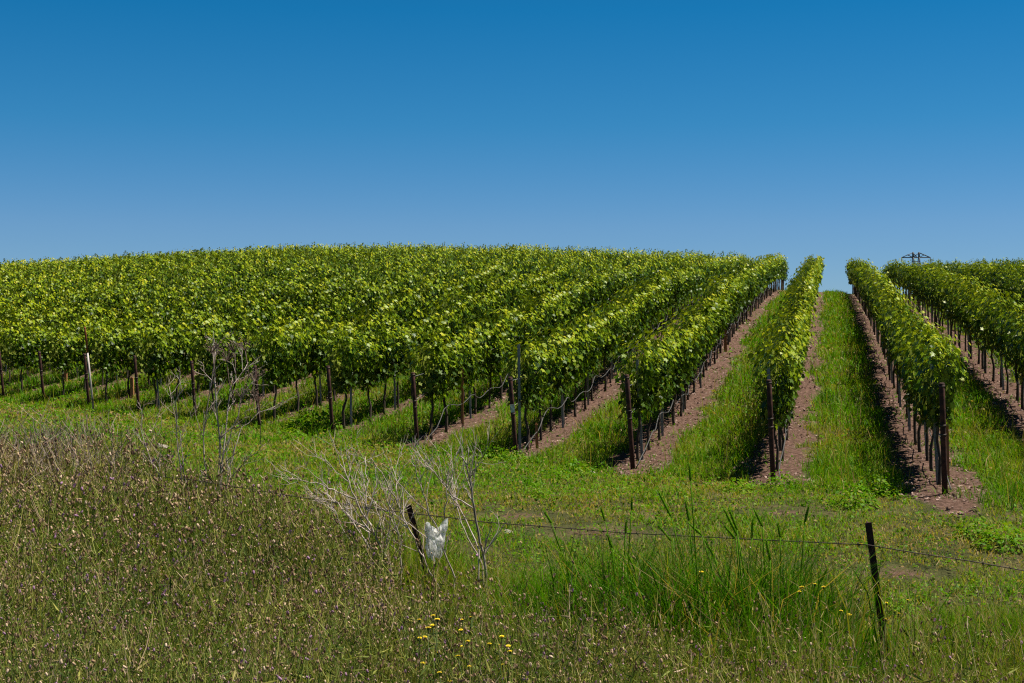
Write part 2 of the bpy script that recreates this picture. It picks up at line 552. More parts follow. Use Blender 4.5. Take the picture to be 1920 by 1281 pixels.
def vine_leaves(r, n_shoots, step, length=1.24):
    """leaf positions of one vine, local x along the row"""
    P, N, D, T = [], [], [], []
    vig = r.uniform(0.92, 1.06)
    for k in range(n_shoots):
        x0 = (k + r.uniform(0.1, 0.9)) / n_shoots * length - length / 2
        side = r.choice([-1.0, 1.0])
        flop = r.random() ** 2.2
        Ls = r.uniform(0.85, 1.25) * vig
        spread = r.uniform(0.05, 0.22)
        sway = r.normal(0, 0.12)
        s = np.arange(0.02, 1.0, step / Ls)
        m = len(s)
        y = side * (0.03 + spread * s ** 0.8 + 0.22 * flop * s ** 2)
        z = 0.90 + Ls * (s - 0.40 * flop * s ** 2.2)
        x = x0 + sway * s + 0.03 * np.sin(s * 9 + k)
        top = 1.93 + 0.05 * math.sin(x0 * 5 + vig * 40) + r.uniform(-.05, .05)
        over = np.maximum(z - top, 0)
        z = np.minimum(z, top + .02 * r.normal(0, 1, m))
        y = y + side * over * .9
        pet = r.normal(0, 1, (m, 3)) * np.array([0.075, 0.065, 0.05])
        p = np.stack([x, y, z], -1) + pet
        p[:, 1] += side * 0.03
        out = np.stack([0.2 * r.normal(0, 1, m), np.sign(p[:, 1]) * r.uniform(0.35, 1.1, m), np.clip((z - 1.1) * 1.5, .05, 1.6) * r.uniform(.4, 1.2, m)], -1)
        N.append(out + r.normal(0, 0.34, (m, 3)))
        D.append(np.stack([r.normal(0, .5, m), np.sign(p[:, 1]) * r.uniform(.2, .8, m), r.uniform(-1.0, 0.0, m)], -1))
        P.append(p)
        T.append(np.clip(0.20 + 0.50 * np.clip((z - 1.1) / .85, 0, 1) ** 1.7 + r.normal(0, 0.18, m), 0.02, 0.98))  # yellower young tips; shaded lower sides and sunlit tops also painted into tone
    # low drooping laterals that hang below the cordon
    m = int(n_shoots * 4.6)
    x = r.uniform(-length / 2, length / 2, m)
    sd = r.choice([-1.0, 1.0], m)
    z = r.uniform(0.78, 1.22, m)
    p = np.stack([x, sd * r.uniform(0.02, 0.24, m), z], -1)
    P.append(p)
    N.append(np.stack([r.normal(0, .3, m), sd * r.uniform(.5, 1, m), r.uniform(0, .7, m)], -1) + r.normal(0, .3, (m, 3)))
    D.append(np.stack([r.normal(0, .4, m), sd * .3, -np.ones(m)], -1))
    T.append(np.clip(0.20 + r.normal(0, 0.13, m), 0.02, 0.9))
    return np.concatenate(P), np.concatenate(N), np.concatenate(D), np.concatenate(T)


def trunk_mb(r):
    mb = MB()
    kx, ky = r.uniform(-.05, .05), r.uniform(-.04, .04)
    pts = [(0, 0, -0.06), (kx * .4, ky, 0.12), (kx, ky * 1.3, 0.38), (kx * .3, -ky, 0.62), (0.01, 0, 0.84), (0, 0, 0.92)]
    mb.tube(pts, [.036, .030, .026, .024, .028, .018], 7)
    for s in (-1, 1):
        mb.tube([(0, 0, 0.83), (s * .12, r.uniform(-.02, .02), 0.90), (s * .35, r.uniform(-.02, .02), 0.90), (s * .60, 0, 0.91)], [.022, .019, .016, .011], 6)
    return mb


N_VAR = 10
crown_meshes, trunk_meshes = [], []
for k in range(N_VAR):
    r = np.random.default_rng(100 + k)
    P, N_, D_, T_ = vine_leaves(r, 32, 0.044)
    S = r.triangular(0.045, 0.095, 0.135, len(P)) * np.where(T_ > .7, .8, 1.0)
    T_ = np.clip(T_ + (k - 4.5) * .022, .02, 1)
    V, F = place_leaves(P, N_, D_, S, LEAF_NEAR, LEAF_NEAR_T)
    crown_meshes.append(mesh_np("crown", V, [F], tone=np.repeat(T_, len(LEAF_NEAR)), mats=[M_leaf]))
    mb = trunk_mb(r)
    tm = bpy.data.meshes.new("trunk")
    tm.from_pydata([tuple(v) for v in mb.v], [], mb.f)
    tm.materials.append(M_trunk)
    tm.shade_smooth()
    trunk_meshes.append(tm)

ORD = {1: "first", 2: "second", 3: "third", 4: "fourth", 5: "fifth", 6: "sixth", 7: "seventh", 8: "eighth", 9: "ninth", 10: "tenth",
       11: "eleventh", 12: "twelfth", 13: "thirteenth", 14: "fourteenth", 15: "fifteenth", 16: "sixteenth", 17: "seventeenth",
       18: "eighteenth", 19: "nineteenth"}


def ordinal(k):
    if k in ORD:
        return ORD[k]
    tens = {2: ("twenty", "twentieth"), 3: ("thirty", "thirtieth"), 4: ("forty", "fortieth"), 5: ("fifty", "fiftieth"), 6: ("sixty", "sixtieth"), 7: ("seventy", "seventieth")}
    a, b = divmod(k, 10)
    return tens[a][1] if b == 0 else tens[a][0] + "-" + ORD[b]


def row_phrase(i):
    return ("%s row left of grass lane" % ordinal(i)) if i >= 1 else ("%s row right of grass lane" % ordinal(1 - i))


ROW_ANGLE = math.atan2(1.0, DX)
PITCH = 1.135
vines = []      # (row, number, x, y)
for i in range(-5, 32):
    n = 0
    t = 0.85 + 0.0
    while True:
        x, y = row_point(i, t)
        a = x / y
        Zc = float(np.interp(a, COLA, CRZ))
        if y > Zc + (2.0 if i < 3 else 3.5):
            break
        n += 1
        if -0.47 < a < 0.45 and not (i == 4 and n == 2 and False):
            vines.append((i, n, x, y))
        t += PITCH
vis = [v for v in vines if abs(v[2] / v[3]) < 0.372]
vis.sort(key=lambda v: v[3] + (0 if v[0] > -1 else -8))
near = set((v[0], v[1]) for v in vis[:300])
vr = np.random.default_rng(5)
first_vine = None
far_list = []
for (i, n, x, y) in vines:
    x += vr.normal(0, .03); y += vr.normal(0, .04)
    z = Hs(x, y)
    if (i, n) not in near:
        far_list.append((x, y, z))
        continue
    root = empty("grapevine", (x, y, z), ROW_ANGLE + (math.pi if vr.random() < .5 else 0) + vr.normal(0, .03))
    sz = vr.uniform(0.91, 1.06)
    root.scale = (1.0, vr.uniform(.68, .9) if i in (0, 1) else vr.uniform(.78, 1.02), sz)
    k = int(np.clip((1.5 * float(fbm(x * .11, y * .11, 301)) - .25) * .7 + vr.random() * .3, 0, .999) * N_VAR); k2 = int(vr.integers(N_VAR))
    if n == 1:
        root.scale = (0.86, vr.uniform(.66, .8) if i in (0, 1) else vr.uniform(.85, 1.0), sz)
    if first_vine is None:
        cr = link("crown", crown_meshes[k], root)
        tr = link("trunk", trunk_meshes[k2], root)
        first_vine = (cr, tr)
    else:
        cr = first_vine[0].copy(); cr.data = crown_meshes[k]; cr.parent = root; col.objects.link(cr)
        tr = first_vine[1].copy(); tr.data = trunk_meshes[k2]; tr.parent = root; col.objects.link(tr)
    tag(root, "leafy green grapevine, %s from the end post of the %s" % (ordinal(n), row_phrase(i)), "grapevine", "grapevines trained in rows up the hill")

# the rest of the vineyard, too many to count, as one object
VV, TT, nv = [], [], 0
FF, MI = [], []
far_variants = []
for k in range(8):
    r = np.random.default_rng(300 + k)
    P, N_, D_, T_ = vine_leaves(r, 18, 0.068)
    S = r.uniform(0.09, 0.165, len(P)) * np.where(T_ > .7, .8, 1.0)
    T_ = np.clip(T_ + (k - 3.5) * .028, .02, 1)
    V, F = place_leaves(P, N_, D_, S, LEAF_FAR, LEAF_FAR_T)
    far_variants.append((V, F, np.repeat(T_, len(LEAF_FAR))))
mbt = MB(); mbt.tube([(0, 0, -.05), (.03, .02, .4), (0, 0, .93)], [.034, .026, .024], 4, cap=False)
TV = np.array([tuple(v) for v in mbt.v]); TF = np.array([(f[0], f[1], f[2]) for f in mbt.f] + [(f[0], f[2], f[3]) for f in mbt.f])
for (x, y, z) in far_list:
    V, F, T = far_variants[int(np.clip((1.5 * float(fbm(x * .11, y * .11, 301)) - .25) * .7 + vr.random() * .3, 0, .999) * 8)]
    an = ROW_ANGLE + (math.pi if vr.random() < .5 else 0) + vr.normal(0, .03)
    c, s = math.cos(an), math.sin(an)
    for (A, B, tone, mi) in ((V, F, T, 0), (TV, TF, np.zeros(len(TV)), 1)):
        q = np.empty_like(A)
        wy = A[:, 1] * (vr.uniform(.72, 1.0) if mi == 0 else 1)
        zz = A[:, 2] * (vr.uniform(.94, 1.07) if mi == 0 else 1)
        q[:, 0] = A[:, 0] * c - wy * s + x
        q[:, 1] = A[:, 0] * s + wy * c + y
        q[:, 2] = zz + z
        VV.append(q); FF.append(B + nv); TT.append(tone); MI.append(np.full(len(B), mi, np.int32))
        nv += len(A)
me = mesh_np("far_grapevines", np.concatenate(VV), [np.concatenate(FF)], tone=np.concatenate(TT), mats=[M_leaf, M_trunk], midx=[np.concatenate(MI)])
o = link("far_grapevines", me)
tag(o, "mass of green vine rows covering the hill up to the skyline", "vineyard", kind="stuff")
del VV, FF, TT, MI

# ------------------------------------------------------------------ grass


def blades(X, Y, Z, h, w, lean, tone, r, seg=2):
    n = len(X)
    ang = r.uniform(0, 2 * np.pi, n)
    ux, uy = np.cos(ang), np.sin(ang)
    la = r.uniform(0, 2 * np.pi, n)
    lx, ly = np.cos(la) * lean * h, np.sin(la) * lean * h
    P = np.stack([X, Y, Z], -1)
    W = np.stack([ux * w * .5, uy * w * .5, np.zeros(n)], -1)
    Mi = P + np.stack([lx * .32, ly * .32, h * .58], -1)
    Ti = P + np.stack([lx, ly, h * np.sqrt(np.maximum(1 - .5 * lean ** 2, .2))], -1)
    V = np.stack([P - W, P + W, Mi - W * .8, Mi + W * .8, Ti], 1).reshape(-1, 3)
    b = np.arange(n)[:, None] * 5
    Q = b + np.array([[0, 1, 3, 2]])
    T = b + np.array([[2, 3, 4]])
    return V, Q, T, np.repeat(tone, 5)


def sample_ground(n, y0, y1, r, power=1.6, amax=0.44, xmin=None):
    """points with density falling off with distance"""
    u = r.random(n)
    # pdf over Y ~ Y * Y**-power
    e = 2 - power
    Y = (y0 ** e + u * (y1 ** e - y0 ** e)) ** (1 / e)
    X = r.uniform(-amax, amax, n) * Y + r.uniform(-1, 1, n) * 0.5
    return X, Y


BX = np.array([-400, 0, 250, 420, 600, 800, 950, 1100, 1300, 1500, 1650, 1920, 2400], float)
BY = np.array([21, 19.5, 18, 16.6, 14.8, 13.1, 12.0, 11.6, 11.2, 11.0, 10.8, 10.8, 10.8])


def weed_edge(X, Y):
    """>0 inside the weedy verge"""
    a = X / np.maximum(Y, 3) * FPX + 960
    return np.interp(a, BX, BY) + 1.4 * (fbm(X * .5, Y * .5, 41) - .5) - Y


r = np.random.default_rng(21)
X, Y = sample_ground(560000, 9.0, 92.0, r)
d = dirt_amount(X, Y)
ht = head_t(X, Y)
clump = fbm(X * 1.1, Y * 1.1, 51)
fine = fbm(X * 4.5, Y * 4.5, 61)
keep = (~d) | (r.random(len(X)) < np.where(fine + .6 * clump > .88, .35, .05))
keep &= weed_edge(X, Y) < 0.6
thin = np.where(ht < 0, (fine > 0.33) | (r.random(len(X)) < 0.35), (fine > 0.25) | (r.random(len(X)) < .6))
keep &= thin
for bx, by, br in ((3.1, 16.2, 0.3), (1.0, 15.0, 0.45), (3.6, 13.3, 0.3), (6.9, 12.9, 0.4), (0.05, 16.0, 0.3)):
    keep &= (np.hypot((X - bx) / 1.6, Y - by) > br * (0.7 + fine)) | (r.random(len(X)) < .12)
# rows beyond the first few hide their own lanes
keep &= (Y < 60) | (X > 0.12 * Y)
X, Y, clump, fine, ht, d = X[keep], Y[keep], clump[keep], fine[keep], ht[keep], d[keep]
n = len(X)
lane = ht > -0.5
h = np.where(lane, 0.09 + 0.20 * clump ** 1.5, 0.045 + 0.12 * clump ** 2) * r.uniform(.6, 1.4, n)
h = np.where(r.random(n) < .05, h * 1.7, h) * (0.55 + 0.9 * fine)
h = np.where(d, h * .5, h)
w = np.clip(0.00052 * Y, .007, .03) * r.uniform(.6, 1.4, n) * np.where(lane, 1.0, 1.1)
patch = fbm(X * .42, Y * .42, 71)
tone = np.where(lane, 0.56 + .5 * (patch - .5), 0.44 + 0.75 * (patch - .5)) + 0.60 * (clump - .5) + 0.45 * (fine - .5) + r.normal(0, .14, n)
tone = np.where(r.random(n) < np.where(lane, .07, .16 + .35 * np.clip(.55 - patch, 0, .3)), r.uniform(0, .3, n), tone)
V, Q, T, to = blades(X, Y, H(X, Y) - .01, h, w, np.where(lane, r.uniform(.2, 1.1, n), r.uniform(.35, 1.35, n)), np.clip(tone, 0, 1), r)
# seeding culms and pale stalks standing in the lanes
kx = lane & (~d) & (r.random(n) < .022 * (.3 + 1.6 * clump)) & (Y < 60)
Xs, Ys = X[kx], Y[kx]; m = len(Xs)
Vs_, Qs_, Ts_, tos_ = blades(Xs, Ys, H(Xs, Ys), r.uniform(.28, .55, m), np.clip(.0006 * Ys, .010, .028) * r.uniform(.5, .9, m), r.uniform(.05, .5, m), np.clip(r.normal(.30, .16, m), 0, 1), r)
o_ = len(V)
V = np.concatenate([V, Vs_]); Q = np.concatenate([Q, Qs_ + o_]); T = np.concatenate([T, Ts_ + o_]); to = np.concatenate([to, tos_])
# small broad leaves of clover, mallow and plantain among the blades
BXl, BYl = sample_ground(120000, 10.5, 60.0, r, power=1.7)
dl = dirt_amount(BXl, BYl); hl = head_t(BXl, BYl)
cl1 = fbm(BXl * 1.7, BYl * 1.7, 151); cl2 = fbm(BXl * 6, BYl * 6, 161)
kk = (~dl | (r.random(len(BXl)) < .03)) & (weed_edge(BXl, BYl) < .4) & (cl1 * .6 + cl2 * .4 > .46)
BXl, BYl, cl1 = BXl[kk], BYl[kk], cl1[kk]
m = len(BXl)
zl = H(BXl, BYl) + r.uniform(.01, .13, m) * (cl1 + .3)
Vl, Fl = place_leaves(np.stack([BXl, BYl, zl], -1), r.normal(0, .55, (m, 3)) + np.array([0, 0, 1.0]), r.normal(0, 1, (m, 3)),
                      np.clip(BYl * .0022, .03, .09) * r.uniform(.6, 1.4, m), LEAF_FAR * np.array([1, .75, 1.6]), LEAF_FAR_T)
Tl = np.clip(.66 + .5 * (cl1 - .5) + r.normal(0, .16, m), 0, 1)
Tl = np.where(r.random(m) < .12, r.uniform(0, .3, m), Tl)
nb_ = len(V)
me = mesh_np("grass", np.concatenate([V, Vl]), [Q, np.concatenate([T, Fl + nb_])], tone=np.concatenate([to, np.repeat(Tl, 4)]), mats=[M_grass])
o = link("grass", me)
tag(o, "short bright green grass between the vine rows and on the headland", "grass", kind="stuff")

# small litter and clods on the bare soil strips
r = np.random.default_rng(33)
X, Y = sample_ground(90000, 14, 80, r, power=1.9)
k = dirt_amount(X, Y)
X, Y = X[k], Y[k]
n = len(X)
Z = H(X, Y) + .04
S = r.uniform(.015, .06, n) ** 1.0 * np.clip(Y / 22, 1, 2.2)
V, F = place_leaves(np.stack([X, Y, Z], -1), r.normal(0, .45, (n, 3)) + np.array([0, 0, 1.0]), r.normal(0, 1, (n, 3)), S, LEAF_FAR * np.array([1, .8, 1.8]), LEAF_FAR_T)
me = mesh_np("dry_leaf_litter", V, [F], mats=[M_litter])
o = link("dry_leaf_litter", me)
tag(o, "dry leaves and clods scattered on the bare soil under the vines", "litter", kind="stuff")

# ------------------------------------------------------------------ verge of tall thistles and dry weeds
r = np.random.default_rng(77)


def ribbons(P0, P1, P2, w, r):
    """bent thin stems through three points"""
    n = len(P0)
    ang = r.uniform(0, np.pi, n)
    W = np.stack([np.cos(ang), np.sin(ang), np.zeros(n)], -1) * w[:, None] * .5
    V = np.stack([P0 - W, P0 + W, P1 - W, P1 + W, P2 - W * .6, P2 + W * .6], 1).reshape(-1, 3)
    b = np.arange(n)[:, None] * 6
    Q = np.concatenate([b + np.array([[0, 1, 3, 2]]), b + np.array([[2, 3, 5, 4]])])
    return V, Q


HEAD = np.array([(0, 0, -.8), (.5, 0, -.1), (0, .5, -.1), (-.5, 0, -.1), (0, -.5, -.1), (.42, .1, .9), (-.1, .42, .95), (-.42, -.1, .85), (.1, -.42, .9)])
HEAD_T = np.array([(0, 2, 1), (0, 3, 2), (0, 4, 3), (0, 1, 4), (1, 2, 5), (2, 6, 5), (2, 3, 6), (3, 7, 6), (3, 4, 7), (4, 8, 7), (4, 1, 8), (1, 5, 8)])

X, Y = sample_ground(33000, 5.4, 21.0, r, power=1.35)
ed = weed_edge(X, Y)
a = X / Y * FPX + 960
dens = np.clip(ed / 3.2, .06, 1) * np.interp(a, [-300, 900, 1150, 1400, 1650, 1950], [1, 1, .85, .62, .5, .5])
clump = fbm(X * 1.6, Y * 1.6, 88)
k = (ed > 0) & (r.random(len(X)) < dens * (0.55 + 0.9 * clump))
X, Y, ed, a, clump = X[k], Y[k], ed[k], a[k], clump[k]
n = len(X)
Z = H(X, Y) - .01
tall_ = r.random(n) < .035
hgt = (0.30 + 0.55 * clump + 0.25 * (fbm(X * .6, Y * .6, 201) - .5) + r.normal(0, .10, n) + .28 * tall_) * np.clip(.55 + ed * .35, .55, 1.0) * np.interp(a, [0, 1000, 1500, 1900], [1.0, .95, .8, .72])
hgt = np.clip(hgt, .18, 1.15)
hgt = hgt * np.where((np.abs(a - 800) < 75) & (Y > 9.6) & (Y < 12.6), .62, 1.0) * np.where((np.abs(a - 1650) < 50) & (Y > 8.6), .42, 1.0)
la = r.uniform(0, 2 * np.pi, n); le = np.abs(r.normal(0, .16, n))
lean = np.stack([np.cos(la) * le + .05, np.sin(la) * le, np.zeros(n)], -1)
P0 = np.stack([X, Y, Z], -1)
P1 = P0 + lean * hgt[:, None] * .35 + np.stack([0 * X, 0 * X, hgt * .55], -1)
P2 = P0 + lean * hgt[:, None] + np.stack([0 * X, 0 * X, hgt * .98], -1)
VV, QQ, TTR, TO, MQ, MT = [], [], [], [], [], []
nv = 0


def push(V, Q=None, T=None, tone=None, mat=0):
    global nv
    VV.append(V); TO.append(tone)
    if Q is not None:
        QQ.append(Q + nv); MQ.append(np.full(len(Q), mat, np.int32))
    if T is not None:
        TTR.append(T + nv); MT.append(np.full(len(T), mat, np.int32))
    nv += len(V)


# grey dead patch at the far left of the verge, olive elsewhere
grey = np.exp(-(((a - 60) / 190.) ** 2 + ((Y - 17.0) / 2.6) ** 2))
dry = np.clip(.68 + .55 * (fbm(X * .7, Y * .7, 181) - .5) + r.normal(0, .2, n) - .5 * grey, 0, 1)
wst = np.clip(Y * .00058, .0045, .010) * r.uniform(.7, 1.3, n)
V, Q = ribbons(P0, P1, P2, wst, r)
push(V, Q, None, np.repeat(dry, 6), 0)
tips = [P2]
tone_t = [dry]
ga = [grey]
for b in range(4):
    f = r.uniform(.35, .85, n)[:, None]
    base = P0 + (P2 - P0) * f
    ba = r.uniform(0, 2 * np.pi, n); bl = hgt * r.uniform(.16, .36, n)
    dirn = np.stack([np.cos(ba) * .6, np.sin(ba) * .6, np.ones(n) * .85], -1)
    t2 = base + dirn * bl[:, None]
    t1 = base + dirn * bl[:, None] * np.array([.6, .6, .42])
    V, Q = ribbons(base, t1, t2, wst * .75, r)
    push(V, Q, None, np.repeat(np.clip(dry + r.normal(0, .1, n), 0, 1), 6), 0)
    sel = r.random(n) < .40
    tips.append(t2[sel]); ga.append(grey[sel])
TP = np.concatenate(tips); GA = np.concatenate(ga)
m = len(TP)
hk = r.random(m)
htone = np.where(hk < .45, r.uniform(0, .32, m), np.where(hk < .91, r.uniform(.3, .66, m), r.uniform(.76, 1, m)))
htone = np.where((GA > .35) & (htone > .7), .5, htone)
hs = np.clip(TP[:, 1] * .0015, .011, .024) * r.uniform(.3, 1.4, m)
up = np.array([0, 0, 1.0]) + r.normal(0, .45, (m, 3))
Dn = unit(up); Aa = unit(np.cross(Dn, r.normal(0, 1, (m, 3)))); Bb = np.cross(Dn, Aa)
V = TP[:, None, :] + hs[:, None, None] * (HEAD[None, :, 0:1] * Aa[:, None] + HEAD[None, :, 1:2] * Bb[:, None] + HEAD[None, :, 2:3] * Dn[:, None])
F = (np.arange(m)[:, None, None] * 9 + HEAD_T[None]).reshape(-1, 3)
push(V.reshape(-1, 3), None, F, np.repeat(htone, 9), 1)
for b in range(9):      # narrow stem leaves
    f = r.uniform(.08, .9, n)[:, None]
    base = P0 + (P2 - P0) * f
    S = r.uniform(.05, .13, n) * np.where(f[:, 0] < .4, 1.3, .8)
    D_ = np.stack([r.normal(0, 1, n), r.normal(0, 1, n), r.uniform(.0, 1.3, n)], -1)
    V, F = place_leaves(base, r.normal(0, 1, (n, 3)) + np.array([0, 0, .8]), D_, S, LEAF_FAR * np.array([1, .15, 1]), LEAF_FAR_T)
    push(V, None, F, np.repeat(np.clip(dry + r.normal(.08, .16, n), 0, 1), 4), 0)
# straw-coloured flowering grass culms standing among them
XS, YS = sample_ground(4200, 5.4, 20.0, r, power=1.3)
es = weed_edge(XS, YS); kk = es > -.3
XS, YS = XS[kk], YS[kk]; m = len(XS)
S0 = np.stack([XS, YS, H(XS, YS)], -1); hh = r.uniform(.45, .95, m) * (.7 + .5 * fbm(XS, YS, 191))
ln_ = r.normal(0, .13, (m, 3)) * np.array([1, 1, 0])
S2 = S0 + (ln_ + np.array([0, 0, .97])) * hh[:, None]; S1 = S0 + (ln_ * .3 + np.array([0, 0, .55])) * hh[:, None]
st_ = np.clip(r.normal(.34, .16, m), 0, .9)
V, Q = ribbons(S0, S1, S2, np.clip(YS * .00038, .003, .007), r)
push(V, Q, None, np.repeat(st_, 6), 0)
for b in range(4):
    f = r.uniform(.72, .98, m)[:, None]
    b0 = S0 + (S2 - S0) * f
    t2 = b0 + (r.normal(0, .35, (m, 3)) * np.array([1, 1, .3]) + np.array([0, 0, .8])) * r.uniform(.03, .08, m)[:, None]
    V, Q = ribbons(b0, (b0 + t2) / 2, t2, np.clip(YS * .00045, .0035, .008), r)
    push(V, Q, None, np.repeat(st_ * .8, 6), 0)
me = mesh_np("thistle_weeds", np.concatenate(VV), [np.concatenate(QQ), np.concatenate(TTR)], tone=np.concatenate(TO), mats=[M_weed, M_head],
             midx=[np.concatenate(MQ), np.concatenate(MT)])
o = link("thistle_weeds", me)
tag(o, "dense verge of brown seeding thistles with small mauve flower heads", "weeds", kind="stuff")

# bare grey stalks of last year's weeds at the far left of the verge
r = np.random.default_rng(79)
ns = 420
Y = r.normal(17.3, 1.2, ns); apx = r.normal(80, 120, ns)
X = (apx - 960) / FPX * Y
P0 = np.stack([X, Y, H(X, Y) - .02], -1)
hh = r.uniform(.45, 1.0, ns)
ln_ = r.normal(0, .22, (ns, 3)) * np.array([1, 1, 0])
P1 = P0 + (ln_ * .35 + np.array([0, 0, .55])) * hh[:, None]
P2 = P0 + (ln_ + np.array([0, 0, .97])) * hh[:, None]
Vs, Qs, off_ = [], [], 0
V, Q = ribbons(P0, P1, P2, r.uniform(.005, .009, ns), r); Vs.append(V); Qs.append(Q); off_ = len(V)
for b in range(5):
    f = r.uniform(.35, .95, ns)[:, None]
    b0 = P0 + (P2 - P0) * f
    t2 = b0 + (r.normal(0, .5, (ns, 3)) * np.array([1, 1, .3]) + np.array([0, 0, .8])) * (hh * r.uniform(.12, .4, ns))[:, None]
    V, Q = ribbons(b0, (b0 + t2) / 2 + r.normal(0, .012, (ns, 3)), t2, r.uniform(.004, .008, ns), r)
    Vs.append(V); Qs.append(Q + off_); off_ += len(V)
me = mesh_np("dry_weed_stalks", np.concatenate(Vs), [np.concatenate(Qs)], mats=[M_drystalk])
o = link("dry_weed_stalks", me)
tag(o, "patch of bare grey dry weed stalks at the upper left of the verge", "weeds", kind="stuff")

# taller grass growing through the thistles
r = np.random.default_rng(91)
X, Y = sample_ground(290000, 5.4, 21.0, r, power=1.4)
ed = weed_edge(X, Y)
a = X / Y * FPX + 960
k = ed > -0.5
X, Y, ed, a = X[k], Y[k], ed[k], a[k]
n = len(X)
cl = fbm(X * 1.3, Y * 1.3, 93)
right = np.interp(a, [800, 1150, 1500], [0, .6, 1])
lush = (a < 1600) * np.exp(-(((a - 1130) / 170.) ** 2 + ((Y - 11.0) / 1.0) ** 2)) + .5 * np.exp(-(((a - 1480) / 110.) ** 2 + ((Y - 10.3) / 1.0) ** 2))
h = (.16 + .42 * cl + .30 * lush + .10 * right) * np.interp(a, [0, 1500, 1590, 1620, 1690, 1720, 1920], [1, 1, .7, .35, .35, .7, .85]) * r.uniform(.6, 1.35, n) * np.clip(.75 + .3 * ed, .45, 1)
tone = np.clip(.47 + .08 * right + .5 * lush + .5 * (cl - .5) + r.normal(0, .16, n), 0, 1)
tone = np.where(r.random(n) < .20 - .12 * np.clip(lush, 0, 1), r.uniform(0, .25, n), tone)
V, Q, T, to = blades(X, Y, H(X, Y) - .01, h, np.clip(.00055 * Y, .004, .011) * r.uniform(.6, 1.4, n), r.uniform(.1, .75, n), tone, r)
me = mesh_np("verge_grass", V, [Q, T], tone=to, mats=[M_grass])
o = link("verge_grass", me)
tag(o, "taller olive and dry grass growing among the roadside thistles", "grass", kind="stuff")

# ------------------------------------------------------------------ rusty end posts, line stakes, hoses, wires
post_r = np.random.default_rng(12)
for i in range(-1, 16):
    x, y = row_start(i)
    if i == -1:
        continue
    z = Hs(x, y)
    hgt = 1.38 + post_r.normal(0, .03) + (0.02 if i < 3 else -0.02)
    lx = -.048 * hgt - .07 * hgt * DX + post_r.normal(0, .01)
    ly = -.09 * hgt
    root = empty("end_post", (x, y, z))
    mb = MB()
    base = Vector((x, y, z)); top = Vector((x + lx, y + ly, z + hgt))
    ax = (top - base)
    mb.tube([base - ax * .12, base + ax * .3, base + ax * .7, top - ax * .006, top], [.036, .035, .035, .035, .030], 12)
    mb.build("pipe", [M_rust], root)
    mb = MB()
    for q in (.55, .63, .97):
        c = base + ax * q
        mb.tube([c - ax.normalized() * .012, c + ax.normalized() * .012], .039, 10)
    mb.build("wire_tie", [M_wire], root)
    if i == 3:
        mb = MB()
        u = ax.normalized(); c = base + ax * .62 + Vector((0, -.042, 0))
        mb.prism([(-.032, -.003), (.032, -.003), (.032, .003), (-.032, .003)], c - u * .065, c + u * .065, Vector((1, 0, 0)), Vector((0, 1, 0)))
        tg = mb.build("paper_tag", [M_tagw], root, smooth=False)
    extra = "tagged rusty pipe end post" if i == 3 else "leaning rusty pipe end post"
    tag(root, "%s in front of the %s" % (extra, row_phrase(i)), "post", "rusty end posts of the vine rows")


def stake_outline():
    return [(-.022, -.004), (.022, -.004), (.022, .004), (.005, .004), (.005, .026), (-.005, .026), (-.005, .004), (-.022, .004)]


proto = None
for (i, n, x, y) in vines:
    if (i, n) not in near or n % 3 != 1:
        continue
    if n == 1:
        sx, sy = row_point(i, .42 if i in (1, 3) else .95)
        if i not in (0, 1, 2, 3, 5, 8):
            continue
    else:
        sx, sy = x - DX * .5, y - .5
    sx += post_r.normal(0, .03)
    z = Hs(sx, sy)
    if proto is None:
        mb = MB()
        mb.prism(stake_outline(), (0, 0, -.25), (-.02, -.01, 1.62), Vector((1, 0, 0)), Vector((0, 1, 0)))
        for k in range(12):
            zz = .5 + .11 * k
            mb.prism([(-.006, -.009), (.006, -.009), (.006, -.004), (-.006, -.004)], (-.01, 0, zz), (-.01, 0, zz + .03), Vector((1, 0, 0)), Vector((0, 1, 0)))
        proto = mb.build("vine_stake", [M_steel], None, (0, 0, 0), smooth=False)
        s = proto
    else:
        s = proto.copy()
        col.objects.link(s)
    s.location = (sx, sy, z)
    s.rotation_euler = (post_r.normal(0, .02), -.025 + post_r.normal(0, .015), ROW_ANGLE - math.pi / 2 + post_r.normal(0, .2))
    s.scale = (1, 1, 1.13 if (i == 3 and n == 1) else post_r.uniform(.9, 1.0))
    where = "behind the end post" if n == 1 else "beside the %s vine" % ordinal(n)
    tag(s, "grey steel stake %s of the %s" % (where, row_phrase(i)), "stake", "grey steel stakes along the vine rows")

